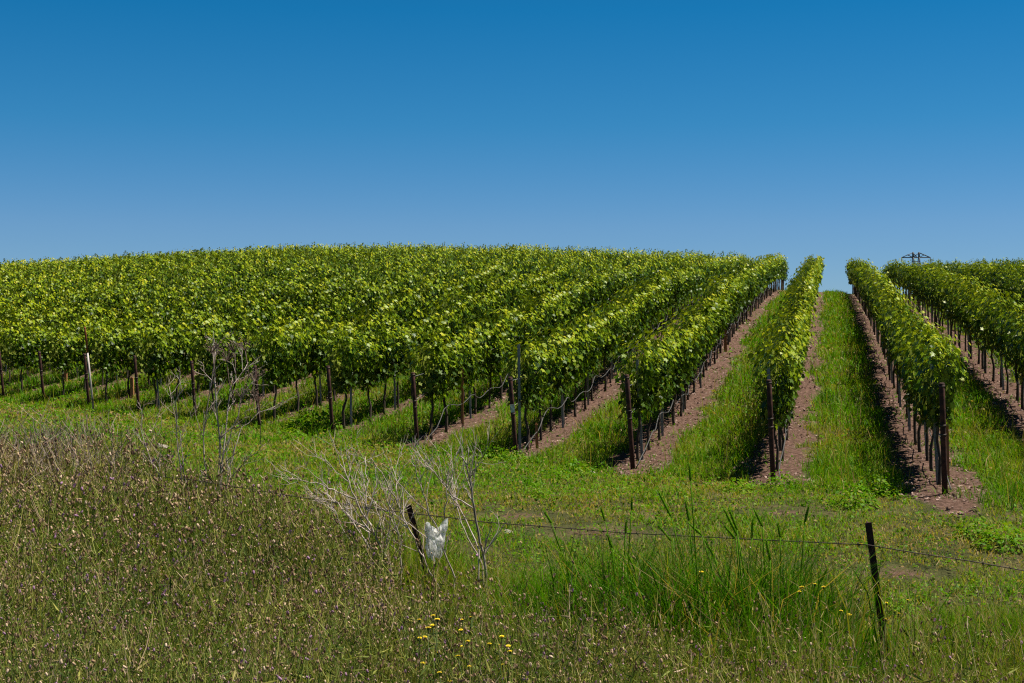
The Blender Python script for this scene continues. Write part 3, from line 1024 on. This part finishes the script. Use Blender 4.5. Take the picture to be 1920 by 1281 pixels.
for i in (-1, 0, 1, 2, 3, 4):
    # drip hose hung under the vines, dropping to the ground at the row end
    hr = np.random.default_rng(500 + i)
    ts = np.arange(-.05, 62 if i < 4 else 14, .3)
    if i < 0:
        ts = ts[ts > (6 if i == -1 else 24)]
    pts = []
    xs = [row_point(i, t) for t in ts]
    zs = H(np.array([p[0] for p in xs]), np.array([p[1] for p in xs]))
    for k, t in enumerate(ts):
        hz = .50 + .05 * math.sin(t * 1.5 + i) + .06 * math.sin(t * 3.7 + 2 * i) + .008 * hr.normal()
        if t < 1.5 and i >= 0:
            hz = .10 + (hz - .10) * max(t, 0) / 1.5
        off = -.10 + .03 * math.sin(t * 2.3 + i)
        side = 1.0 if i >= 1 else 0.6
        pts.append((xs[k][0] - off * side, xs[k][1] + off * .2, zs[k] + hz))
    mb = MB()
    mb.tube(pts, .0085, 5)
    o = mb.build("drip_hose", [M_hose], None, pts[0])
    tag(o, "grey drip hose slung low along the %s" % row_phrase(i), "hose", "drip hoses under the vine rows")
    if i < 0:
        continue
    # trellis wires from the post head into the row
    mb = MB()
    x, y = row_start(i)
    for hz, st in ((1.28, 1.28), (.86, .92)):
        lx, ly = -.062 * hz, -.09 * hz
        pts = [(x + lx, y + ly, Hs(x, y) + hz)]
        for t in (.45, 3.0, 6.0, 9.0, 12.0, 16.0):
            qx, qy = row_point(i, t)
            pts.append((qx, qy, Hs(qx, qy) + st))
        mb.tube(pts, .0035, 4)
    o = mb.build("trellis_wire", [M_steel], None, (x, y, Hs(x, y) + 1))
    tag(o, "thin trellis wires strung from the post of the %s" % row_phrase(i), "wire", "trellis wires of the vine rows")

# orange wooden stakes and grow guards among the trunks
for (i, t, hgt, wd, lab) in ((2, .989 * Z0, .62, .07, "orange grow guard low in the second row left of grass lane"),
                             (0, 1.14 * Z0, .55, .07, "orange grow guard halfway up the first row right of grass lane"),
                             (0, 1.1, .85, .035, "thin orange wooden stake behind the end post right of grass lane"),
                             (3, 1.05, .45, .05, "short orange stake behind the tagged end post"),
                             (4, 2.6, 1.15, .045, "orange wooden stake with yellowed shoot in fourth row left of lane"),
                             (9, 1.9, .52, .08, "orange grow guard behind the leaning white pole"),
                             (11, 2.9, .60, .08, "orange grow guard in the eleventh row left of grass lane")):
    x, y = row_point(i, t)
    x += .13
    z = Hs(x, y)
    mb = MB()
    w = wd / 2
    mb.prism([(-w, -w), (w, -w), (w, w), (-w, w)], (x, y, z - .1), (x - .02, y, z + hgt), Vector((1, 0, 0)), Vector((0, 1, 0)))
    mb.prism([(-w * .6, -w * .6), (w * .6, -w * .6), (w * .6, w * .6), (-w * .6, w * .6)], (x - .02, y, z + hgt), (x - .02, y, z + hgt + .02), Vector((1, 0, 0)), Vector((0, 1, 0)))
    o = mb.build("grow_guard" if "guard" in lab else "wooden_stake", [M_wood], None, (x, y, z), smooth=False)
    tag(o, lab, "grow guard" if "guard" in lab else "stake")

# leaning white painted pole with a rust-red tip
Yp = 33.2
b = px(176, 772, Yp); b.z = Hs(b.x, b.y)
tpt = px(159, 613, Yp - .1)
root = empty("painted_pole", b)
ax = tpt - b
mb = MB(); mb.tube([b - ax * .08, b + ax * .4, b + ax * .70], [.024, .023, .022], 10); mb.build("shaft", [M_white], root)
mb = MB(); mb.tube([b + ax * .70, b + ax * .985, tpt], [.0225, .022, .016], 10); mb.build("tip", [M_rust_top], root)
tag(root, "leaning white painted pole with rust red tip before the vine rows", "pole")

# ------------------------------------------------------------------ roadside fence


def t_post(name, base, top, label):
    root = empty(name, base)
    ax = (Vector(top) - Vector(base)); u = ax.normalized()
    ux = Vector((1, 0, 0)); ux = (ux - u * ux.dot(u)).normalized(); uy = u.cross(ux) * -1
    mb = MB()
    out = [(-.024, -.004), (.024, -.004), (.024, .004), (.006, .004), (.006, .032), (-.006, .032), (-.006, .004), (-.024, .004)]
    mb.prism(out, Vector(base) - u * .3, Vector(top), ux, -uy)
    kk = int(ax.length / .055)
    for k in range(2, kk):
        c = Vector(base) + u * (k * .055) + uy * .0075
        mb.prism([(-.007, -.004), (.007, -.004), (.007, .004), (-.007, .004)], c - u * .009, c + u * .009, ux, uy)
    mb.build("rail", [M_rust], root, smooth=False)
    tag(root, label, "fence post", "rusty fence posts along the verge")
    return root


pa_b, pa_t = px(1664, 1255, 10.5), px(1628, 980, 10.35)
pb_b, pb_t = px(815, 1105, 12.3), px(766, 948, 12.2)
pa_b.z = min(pa_b.z, Hs(pa_b.x, pa_b.y)); pb_b.z = min(pb_b.z, Hs(pb_b.x, pb_b.y))
t_post("fence_post", pa_b, pa_t, "rusty steel fence post standing alone in grass beside yellow flowers")
t_post("fence_post", pb_b, pb_t, "rusty steel fence post leaning among bare branches beside the plastic bag")
WP = [(250, 888), (360, 900), (447, 914), (622, 942), (700, 954), (764, 962), (838, 970), (906, 979), (1027, 988), (1178, 1000), (1246, 1003), (1280, 1005),
      (1482, 1015), (1627, 1022), (1717, 1037), (1818, 1052), (1919, 1070), (2100, 1097)]
pts = []
for x, y in WP:
    Yw = float(np.interp(x, [250, 766, 1630, 2100], [15.4, 12.17, 10.33, 9.7]))
    pts.append(px(x, y, Yw))
mb = MB()
mb.tube(pts, .0042, 5)
for k in range(len(pts) - 1):
    a_, b_ = pts[k], pts[k + 1]
    nb = max(1, int((b_ - a_).length / .13))
    for q in range(nb):
        c = a_.lerp(b_, (q + .5) / nb)
        for s in (-1, 1):
            d_ = Vector((random.uniform(-.5, .5), random.uniform(-.5, .5), s)).normalized() * .017
            mb.tube([c - d_, c + d_], .0026, 3)
o = mb.build("barbed_wire", [M_wire], None, pts[5])
tag(o, "single strand of rusty barbed wire sagging between the fence posts", "wire")

# ------------------------------------------------------------------ dead shrubs
tw = np.random.default_rng(64)


def stem_mesh(poly, r0, r1, twigs, depth_amp=.15, tip_r=.0016):
    """a kinked stem through the given points with forking twigs, as one mesh"""
    mb = MB()
    pts = [Vector(p) for p in poly]
    fine = []
    for k in range(len(pts) - 1):
        for q in range(3):
            p = pts[k].lerp(pts[k + 1], q / 3)
            if fine:
                p = p + Vector(tw.normal(0, .006, 3))
            fine.append(p)
    fine.append(pts[-1])
    n = len(fine)
    mb.tube(fine, [.78 * (r0 + (r1 - r0) * k / (n - 1)) for k in range(n)], 6)
    for _ in range(int(twigs * 1.3)):
        k = int(tw.integers(n // 4, n - 1))
        f = tw.random()
        p = fine[k].lerp(fine[min(k + 1, n - 1)], f)
        d = (fine[min(k + 1, n - 1)] - fine[k - 1]).normalized()
        grow(mb, p, d, tw.uniform(.14, .38), (r0 + (r1 - r0) * k / n) * .55, 2)
    return mb


def grow(mb, p, d, ln, rad, lvl):
    side = Vector(tw.normal(0, 1, 3)); side = (side - d * side.dot(d)).normalized()
    dd = (d + side * tw.uniform(.45, .95) + Vector((0, 0, .25))).normalized()
    path = [p]
    steps = 4
    for k in range(steps):
        dd = (dd + Vector(tw.normal(0, .16, 3)) + Vector((0, 0, .06))).normalized()
        path.append(path[-1] + dd * ln / steps)
    rad = max(rad, .0022)
    mb.tube(path, [rad * (1 - .65 * k / steps) for k in range(steps + 1)], 4, cap=False)
    if lvl > 0:
        for _ in range(int(tw.integers(1, 3))):
            k = int(tw.integers(1, steps))
            grow(mb, path[k], (path[k + 1] - path[k]).normalized(), ln * tw.uniform(.4, .7), rad * .6, lvl - 1)


def dead_shrub(stems, Y, label, base_px, to_px=lambda p: p, amp=.25, mat=None):
    b = px(*base_px, Y); b.z = Hs(b.x, b.y)
    root = empty("dead_shrub", b)
    for q_, (st, r0, r1, ntw) in enumerate(stems):
        dy0 = tw.normal(0, amp * .3); dy1 = dy0 + tw.normal(0, amp)
        n = len(st)
        poly = []
        for k, q in enumerate(st):
            x_, y_ = to_px(q)
            poly.append(px(x_, y_, Y + dy0 + (dy1 - dy0) * k / max(n - 1, 1)))
        g0 = poly[0].copy()
        hz = Hs(g0.x, g0.y)
        if st[0] is not None and g0.z - hz < .8 and g0.z > hz and len(st) > 2 and ntw >= 3:
            poly.insert(0, Vector((g0.x + (b.x - g0.x) * .25, g0.y, hz - .05)))
        stem_mesh(poly, r0, r1, ntw).build("stem", [M_twig if (mat is None or q_ in (1, 3, 5, 6)) else mat], root)
    tag(root, label, "dead shrub", "bare dead shrubs on the verge")
    return root


s1 = [([(414, 948), (413, 880), (412, 820), (402, 740), (398, 652)], .018, .006, 10),
      ([(415, 890), (425, 790), (433, 727), (452, 702), (465, 680)], .012, .004, 6),
      ([(388, 948), (385, 880), (381, 820), (394, 730), (404, 660)], .013, .004, 7),
      ([(346, 935), (336, 865), (330, 800), (330, 752), (349, 722)], .010, .004, 6),
      ([(357, 950), (345, 885), (338, 810), (322, 755), (318, 728)], .009, .003, 5),
      ([(318, 935), (297, 885), (282, 860), (262, 806), (268, 782)], .009, .003, 5),
      ([(423, 905), (440, 842), (455, 800), (486, 775), (516, 762)], .009, .003, 5),
      ([(420, 930), (440, 885), (470, 855), (498, 832)], .009, .003, 5),
      ([(408, 920), (420, 850), (446, 780), (452, 740), (478, 712)], .009, .003, 6)]
sh1 = dead_shrub(s1, 15.0, "tallest bare dead shrub with forked pale stems and dark seed umbels", (405, 960), amp=.3, mat=M_twigbrown)
for ux_, uy_ in ((398, 652), (440, 652), (478, 708), (404, 660), (452, 738), (425, 668), (483, 745), (460, 650)):
    c = px(ux_, uy_, 15.0 + tw.normal(0, .15))
    mb = MB()
    for k in range(22):
        d_ = Vector((tw.normal(0, 1), tw.normal(0, 1), abs(tw.normal(0, .6)) + .2)).normalized()
        e = c + d_ * tw.uniform(.05, .12)
        mb.tube([c - Vector((0, 0, .05)), e], .0022, 3, cap=False)
        mb.blob(e, tw.uniform(.005, .010), n=4)
    mb.tube([c - Vector((0, 0, .05)), c - Vector((tw.normal(0, .03), 0, .28)), c - Vector((tw.normal(0, .05), 0, .5))], .004, 4)
    mb.build("seed_umbel", [M_twigdark], sh1)


def z8(p):
    return 560 + p[0] / 4.745, 860 + p[1] / 4.745


s2 = [([(1665, 1250), (1650, 950), (1600, 650), (1555, 420), (1530, 220), (1500, 80), (1440, -20)], .016, .006, 6),
      ([(1525, 170), (1550, 120), (1590, 70), (1645, 10)], .008, .003, 2),
      ([(1600, 820), (1480, 540), (1390, 380), (1310, 260), (1200, 110)], .008, .0035, 5),
      ([(1550, 440), (1390, 340), (1300, 220), (1150, 80), (1060, 10)], .008, .003, 5),
      ([(1640, 960), (1500, 700), (1420, 500), (1385, 300), (1360, 150)], .008, .003, 5),
      ([(1300, 540), (1318, 280), (1320, 130), (1350, 20)], .006, .003, 4),
      ([(1540, 330), (1560, 150), (1575, 20)], .006, .003, 3)]
dead_shrub(s2, 11.5, "bare dead shrub with one thick twisting pale stem beside plastic bag", (912, 1130), z8)
s3 = [([(1390, 1060), (1290, 830), (1240, 640), (1170, 500), (1110, 300), (1050, 150), (1005, -30)], .010, .004, 5),
      ([(1240, 1150), (1130, 930), (1060, 780), (960, 580), (880, 390), (780, 210), (700, 70), (640, -10)], .011, .004, 7),
      ([(1210, 770), (1000, 590), (850, 500), (740, 440), (640, 360)], .007, .003, 4),
      ([(880, 390), (872, 200), (830, 70)], .006, .0025, 2), ([(872, 200), (900, 120), (935, 60)], .005, .0025, 1),
      ([(1150, 470), (1000, 350), (880, 210), (830, 140)], .006, .003, 3),
      ([(890, 630), (960, 580), (1010, 530), (1020, 480)], .006, .003, 1)]
dead_shrub(s3, 11.9, "bare dead shrub of long diagonal stems crossing the leaning fence post", (812, 1110), z8)
s4 = [([(810, 960), (700, 740), (640, 570), (560, 470), (500, 340), (440, 190), (360, 40)], .014, .005, 6),
      ([(615, 510), (650, 380), (690, 250), (690, 60)], .008, .003, 4),
      ([(640, 800), (470, 540), (350, 400), (250, 320), (220, 240)], .009, .003, 5),
      ([(500, 360), (350, 300), (220, 230), (100, 210), (0, 180)], .008, .003, 5),
      ([(595, 460), (610, 200), (590, -20)], .007, .003, 3),
      ([(920, 990), (890, 720), (850, 560), (830, 420), (850, 300)], .010, .003, 6),
      ([(770, 900), (800, 640), (815, 330), (808, 190)], .009, .003, 6),
      ([(740, 800), (735, 560), (690, 440), (690, 380)], .007, .003, 4),
      ([(440, 190), (460, 60), (450, -20)], .006, .003, 2),
      ([(440, 205), (330, 120), (240, 10)], .006, .003, 3),
      ([(600, 740), (520, 600), (430, 470), (420, 300)], .006, .003, 4),
      ([(450, 720), (360, 560), (300, 420), (240, 300)], .006, .003, 4)]
dead_shrub(s4, 12.1, "bare dead shrub with many pale stems fanning out left of fence post", (735, 1062), z8)

# ------------------------------------------------------------------ snagged plastic bag
bc = px(817, 1012, 11.75)
rb = np.random.default_rng(3)
W_, H_ = .245, .335
cols_, rows_ = 26, 34
vb, fb = [], []
for layer in (0, 1):
    for jy in range(rows_ + 1):
        v = jy / rows_
        for jx in range(cols_ + 1):
            u = jx / cols_ * 2 - 1
            # outline: two handle ears on top, notch between, narrowing to a crumpled foot
            half = .5 + .02 * math.sin(v * 9)
            half *= np.interp(v, [0, .15, .5, 1], [.55, .70, .86, 1.0])
            topz = np.interp(u, [-1, -.75, -.35, .05, .45, .75, 1], [.90, .97, .84, .70, .86, .98, 1.0])
            botz = .08 * abs(u) + .04 * math.sin(u * 7)
            zz = (botz + (topz - botz) * v) * H_
            xx = u * half * W_ + .02 * (v - .5)
            bulge = (1 - u * u) * .035 * math.sin(math.pi * min(v * 1.05, 1)) * (1 if layer else -1)
            wr = .016 * math.sin(u * 9 + v * 4 + layer * 2) + .012 * math.sin(v * 17 + u * 5 + layer) + .002 * rb.normal()
            edge = min(1, (1 - abs(u)) * 6)
            vb.append((xx + .0015 * rb.normal(), bulge + wr * edge, zz - H_ / 2))
    off = layer * (rows_ + 1) * (cols_ + 1)
    for jy in range(rows_):
        for jx in range(cols_):
            a0 = off + jy * (cols_ + 1) + jx
            fb.append((a0, a0 + 1, a0 + cols_ + 2, a0 + cols_ + 1))
me = bpy.data.meshes.new("plastic_bag")
me.from_pydata(vb, [], fb)
me.materials.append(M_bag)
me.shade_smooth()
o = link("plastic_bag", me, None, bc)
o.rotation_euler = (0, 0, math.radians(42))
tag(o, "crumpled clear white plastic bag snagged on bare branches by the fence", "plastic bag")

# ------------------------------------------------------------------ tall canary grass with seed heads
tg = np.random.default_rng(44)


def tall_grass(base_x, base_y, Y, heads, label, nbl):
    b = px(base_x, base_y, Y); b.z = Hs(b.x, b.y)
    root = empty("tall_grass_clump", b)
    # leaf blades
    n = int(nbl * 1.9)
    X = b.x + tg.normal(0, .33, n); Yy = b.y + tg.normal(0, .32, n)
    hh = tg.uniform(.45, 1.2, n)
    V, Q, T, to = blades(X - b.x, Yy - b.y, H(X, Yy) - b.z - .02, hh, tg.uniform(.006, .014, n), tg.uniform(.1, .8, n), np.where(tg.random(n) < .2, tg.uniform(0, .35, n), np.clip(.93 + tg.normal(0, .12, n), 0, 1)), tg)
    me = mesh_np("blades", V, [Q, T], tone=to, mats=[M_grass])
    link("blades", me, root)
    for (x0, y0, x1, y1) in heads:       # tip pixel, foot-of-head pixel
        yy = Y + tg.normal(0, .25)
        tip, foot = px(x0, y0, yy), px(x1, y1, yy)
        gx_ = b.x + (foot.x - b.x) * .55 + tg.normal(0, .05)
        g0 = Vector((gx_, yy, Hs(gx_, yy) - .02))
        d = (tip - foot)
        mid = foot - d * 2.2
        mid = g0.lerp(foot, .55) * .6 + mid * .4
        mb = MB()
        mb.tube([g0, g0.lerp(mid, .5), mid, mid.lerp(foot, .55) + d * .02, foot], [.006, .0056, .005, .0046, .0042], 5)
        hd = MB()
        n_ = 7
        pts = [foot.lerp(tip, k / n_) for k in range(n_ + 1)]
        hd.tube(pts, [.0035, .0075, .0085, .0085, .008, .007, .0052, .0015], 7)
        for k in range(60):
            f = tg.random()
            c = foot.lerp(tip, f)
            s_ = Vector(tg.normal(0, 1, 3)); s_ = (s_ - d.normalized() * s_.dot(d.normalized())).normalized()
            hd.tube([c + s_ * .004, c + s_ * .012 + d.normalized() * .011], [.002, .0006], 3, cap=False)
        for m_, nm in ((mb, "stalk"), (hd, "seed_head")):
            me_ = bpy.data.meshes.new(nm)
            me_.from_pydata([tuple(v - b) for v in m_.v], [], m_.f)
            at_ = me_.attributes.new("tone", 'FLOAT', 'POINT')
            at_.data.foreach_set("value", np.full(len(m_.v), .72 if nm == "stalk" else .66, np.float32))
            me_.materials.append(M_grass)
            me_.shade_smooth()
            if nm == "stalk":
                so = link(nm, me_, root)
            else:
                ho = link(nm, me_, root)
                ho.parent = so
    tag(root, label, "tall grass", "clumps of tall seeding grass on the verge")


tall_grass(1330, 1205, 9.9, [(1292, 868, 1295, 902), (1285, 937, 1292, 978), (1356, 951, 1384, 1008), (1366, 952, 1382, 994), (1413, 954, 1430, 988), (1411, 970, 1410, 1008),
                             (1232, 917, 1259, 971), (1358, 985, 1380, 1012), (1290, 980, 1316, 1004)], "largest clump of tall green grass with cylindrical seed heads before the wire", 620)
tall_grass(1440, 1190, 10.0, [(1458, 981, 1463, 1008), (1517, 946, 1509, 980), (1553, 1065, 1536, 1094), (1320, 1010, 1340, 1046), (1436, 1010, 1444, 1050)],
           "tall green grass clump next left of the lone fence post", 420)
tall_grass(1170, 1180, 10.4, [(1185, 931, 1184, 956), (1126, 951, 1135, 978), (1138, 1001, 1148, 1028), (1174, 976, 1173, 1000), (1175, 1036, 1192, 1072), (1020, 958, 1034, 981), (1233, 984, 1259, 1015)],
           "tall green grass clump with few thin seed heads in lush grass", 480)

# ------------------------------------------------------------------ yellow flowers
fl = np.random.default_rng(15)


def flower_mesh():
    mb = MB()
    mb.tube([(0, 0, -.85), (.012, .004, -.3), (0, 0, -.01)], .0028, 5, mat=0)
    mb.blob((0, 0, -.006), .009, mat=0)
    n = 13
    for ring, (r1, z1, tilt) in enumerate(((.019, .003, 0), (.014, .006, .25))):
        for k in range(n):
            a_ = 2 * math.pi * (k + tilt) / n
            c, s = math.cos(a_), math.sin(a_)
            w = .0055
            b0 = len(mb.v)
            for (q, z_, ww) in ((.004, .001, .4), (r1 * .6, z1 * .8, 1), (r1, z1, .6)):
                mb.v.append(Vector((c * q - s * w * ww, s * q + c * w * ww, z_)))
                mb.v.append(Vector((c * q + s * w * ww, s * q - c * w * ww, z_)))
            for j in (0, 2):
                mb.f.append((b0 + j, b0 + j + 1, b0 + j + 3, b0 + j + 2)); mb.m.append(1)
    mb.blob((0, 0, .004), .007, .6, mat=1)
    return mb


M_stemg = noise_mat("flower_stem", [(0.3, (0.04, 0.07, 0.015)), (0.7, (0.07, 0.10, 0.02))], 20, 0.7)
fproto = flower_mesh().build("yellow_flower", [M_stemg, M_yellow], None, (0, 0, 0))
lo = [(786, 1163), (812, 1155), (820, 1162), (811, 1173), (803, 1178), (787, 1197), (797, 1195), (866, 1163), (882, 1158), (864, 1182), (877, 1203), (867, 1213), (918, 1208),
      (936, 1211), (953, 1212), (956, 1222), (941, 1194), (858, 1231), (820, 1225), (793, 1244), (880, 1250), (943, 1247), (824, 1262), (842, 1278)]
ro = [(1315, 1073), (1499, 1110), (1528, 1096), (1544, 1101), (1503, 1101), (1662, 1131), (1661, 1162), (1678, 1147), (1685, 1151), (1702, 1126), (1577, 1146), (1592, 1153)]
far = [(1548, 869), (1562, 875), (1576, 880)]
used = False
for lst, Yf, lab, grp in ((lo, 7.9, "yellow dandelion-like flower among thistles at the bottom of the verge", "yellow flowers low in the thistles"),
                          (ro, 9.6, "yellow dandelion-like flower in green grass near the lone fence post", "yellow flowers near the lone fence post"),
                          (far, 19.6, "small yellow flower in the grass lane between two end posts", "yellow flowers in the grass lane")):
    for (x, y) in lst:
        o = fproto if not used else fproto.copy()
        if used:
            col.objects.link(o)
        used = True
        yy = Yf + fl.normal(0, .12)
        if Yf > 15:
            yy = 20.0
        p = px(x, y, yy)
        o.location = p
        sc = fl.uniform(.55, .9)
        o.scale = (sc, sc, 1.0)
        o.rotation_euler = (fl.normal(0, .12), fl.normal(0, .12), fl.uniform(0, 6))
        tag(o, lab, "flower", grp)

# ------------------------------------------------------------------ leafy weed clumps on the headland
wc = np.random.default_rng(23)
wmesh = []
for k in range(4):
    n = 420
    th = wc.uniform(0, 2 * np.pi, n); rr = np.sqrt(wc.random(n)) * .34
    zz = wc.random(n) * (.30 * (1 - (rr / .36) ** 2)) + .02
    P = np.stack([np.cos(th) * rr, np.sin(th) * rr, zz], -1)
    D_ = np.stack([np.cos(th), np.sin(th), wc.uniform(-.2, .9, n)], -1) + wc.normal(0, .3, (n, 3))
    N_ = np.stack([np.cos(th) * .3, np.sin(th) * .3, np.ones(n)], -1) + wc.normal(0, .4, (n, 3))
    V, F = place_leaves(P, N_, D_, wc.uniform(.035, .085, n), LEAF_FAR * np.array([1, .6, 1.4]), LEAF_FAR_T)
    wmesh.append(mesh_np("leafy_weed", V, [F], tone=np.repeat(np.clip(.62 + wc.normal(0, .16, n), 0, 1), 4), mats=[M_grass]))
WC = [(590, 828, 28.0, 1.7, "big bushy green weed by the fifth end post"), (545, 840, 26.5, .9, "small leafy weed left of the bushy weed"),
      (1045, 905, 19.8, .7, "leafy weed in headland grass right of dead shrubs"), (1075, 885, 20.5, .8, "leafy weed left of the second row end post"),
      (1465, 905, 18.6, .75, "leafy weed at the foot of the second end post"), (1380, 935, 18.1, .8, "leafy weed in the shade left of second end post"),
      (1640, 930, 17.6, .9, "leafy weed left of the front bare soil patch"), (1600, 960, 16.6, .9, "dark leafy weed before the grass lane"),
      (1830, 985, 14.8, .7, "broad leafy weed right of the bare soil patch"), (1880, 1000, 14.3, .9, "leafy weed at the far right before wire"),
      (960, 845, 22.5, .8, "leafy weed near the tagged end post"), (925, 830, 23.2, .9, "dark leafy weed under the third row end"),
      (1005, 930, 17.4, .5, "small low leafy weed in worn grass"), (1085, 1085, 11.4, .9, "pale leafy weed inside lush verge grass"),
      (1670, 1090, 12.0, .7, "leafy weed behind the lone fence post"), (1150, 1010, 13.5, .6, "leafy weed behind the barbed wire")]
for k, (x, y, Yw, sc, lab) in enumerate(WC):
    p = px(x, y, Yw)
    o = empty("leafy_weed", (p.x, p.y, Hs(p.x, p.y) - .02))
    link("leaves", wmesh[k % 4], o)
    o.scale = (sc, sc, sc * wc.uniform(.85, 1.2))
    o.rotation_euler = (0, 0, wc.uniform(0, 6))
    tag(o, lab, "weed", "leafy weeds in the headland grass")

# ------------------------------------------------------------------ stones and prunings
st = np.random.default_rng(90)
for (x, y, Yw, s, lab) in ((1687, 905, 18.3, .07, "pale stone on the soil beside the front end post"), (1111, 888, 20.8, .05, "small pale stone in shade by the third end post"),
                           (303, 868, 24.0, .12, "pale stone lying in the left headland grass"), (952, 975, 14.9, .05, "small stone in worn grass behind the wire")):
    p = px(x, y, Yw)
    mb = MB(); mb.blob((0, 0, 0), s, .6, n=8)
    for v in mb.v:
        v += Vector(st.normal(0, s * .12, 3))
    o = mb.build("stone", [M_stone], None, (0, 0, 0), smooth=False)
    o.location = (p.x, p.y, Hs(p.x, p.y) + s * .2)
    tag(o, lab, "stone")

# ------------------------------------------------------------------ power pylon beyond the hill
Yt = 420.0
tc_ = px(1717.5, 473, Yt)
base_z = -9.0
root = empty("power_pylon", (tc_.x, Yt, base_z))
m_px = Yt / FPX                        # metres per photo pixel there
cx = tc_.x
z_top = EYE + (640.5 - 473) * m_px
z_arm = EYE + (640.5 - 483.0) * m_px
hw = 26.8 * m_px
mw = 5.6 * m_px
mb = MB()
r_ = .13
zs_ = np.linspace(base_z, z_arm - 1.2, 9)
wid = [np.interp(z, [base_z, z_arm - 8, z_arm], [3.4, mw, mw]) for z in zs_]
for sx in (-1, 1):
    for sy in (-1, 1):
        mb.tube([(cx + sx * w, Yt + sy * w, z) for w, z in zip(wid, zs_)] + [(cx + sx * mw, Yt + sy * mw * .6, z_arm)], r_ * 1.3, 5)
for k in range(len(zs_) - 1):
    a0, a1, z0_, z1_ = wid[k], wid[k + 1], zs_[k], zs_[k + 1]
    for s in (-1, 1):
        mb.tube([(cx - a0, Yt + s * a0, z0_), (cx + a1, Yt + s * a1, z1_)], r_ * .6, 4)
        mb.tube([(cx + a0, Yt + s * a0, z0_), (cx - a1, Yt + s * a1, z1_)], r_ * .6, 4)
        mb.tube([(cx + s * a0, Yt - a0, z0_), (cx + s * a1, Yt + a1, z1_)], r_ * .6, 4)
        mb.tube([(cx + s * a0, Yt + a0, z0_), (cx + s * a1, Yt - a1, z1_)], r_ * .6, 4)
    mb.tube([(cx - a1, Yt - a1, z1_), (cx + a1, Yt - a1, z1_), (cx + a1, Yt + a1, z1_), (cx - a1, Yt + a1, z1_), (cx - a1, Yt - a1, z1_)], r_ * .6, 4)
mb.build("lattice_body", [M_tower], root)
mb = MB()
for sy in (-.6, .6):
    mb.tube([(cx - hw, Yt + sy * mw * .6, z_arm), (cx + hw, Yt + sy * mw * .6, z_arm)], r_, 5)
    for s in (-1, 1):
        mb.tube([(cx + s * mw, Yt + sy * mw * .6, z_arm), (cx + s * mw, Yt + sy * mw * .5, z_top)], r_ * 1.5, 5)
        mb.tube([(cx + s * hw, Yt + sy * mw * .6, z_arm), (cx + s * mw, Yt + sy * mw * .5, z_top - .15)], r_ * .75, 5)
        mb.tube([(cx + s * mw, Yt + sy * mw * .6, z_arm), (cx + s * mw + s * 3.2 * .55, Yt + sy * mw * .6, z_arm + .85)], r_ * .5, 4)
    mb.tube([(cx - mw, Yt + sy * mw * .5, z_top - .2), (cx + mw * .2, Yt + sy * mw * .5, z_arm + .1)], r_ * .6, 4)
    mb.tube([(cx - mw, Yt + sy * mw * .6, z_arm), (cx + mw, Yt + sy * mw * .5, z_top - .2)], r_ * .7, 4)
mb.build("crossarm", [M_tower], root)
for s in (-1, 1):
    mb = MB()
    mb.tube([(cx + s * hw, Yt, z_arm), (cx + s * hw, Yt, z_arm - 1.0)], r_ * .7, 5)
    for k in range(7):
        mb.tube([(cx + s * hw, Yt, z_arm - .25 - k * .16), (cx + s * hw, Yt, z_arm - .33 - k * .16)], .17, 8)
    mb.build("insulator", [M_tower], root)
tag(root, "dark steel lattice power pylon showing its crossarm above the far vines", "pylon")
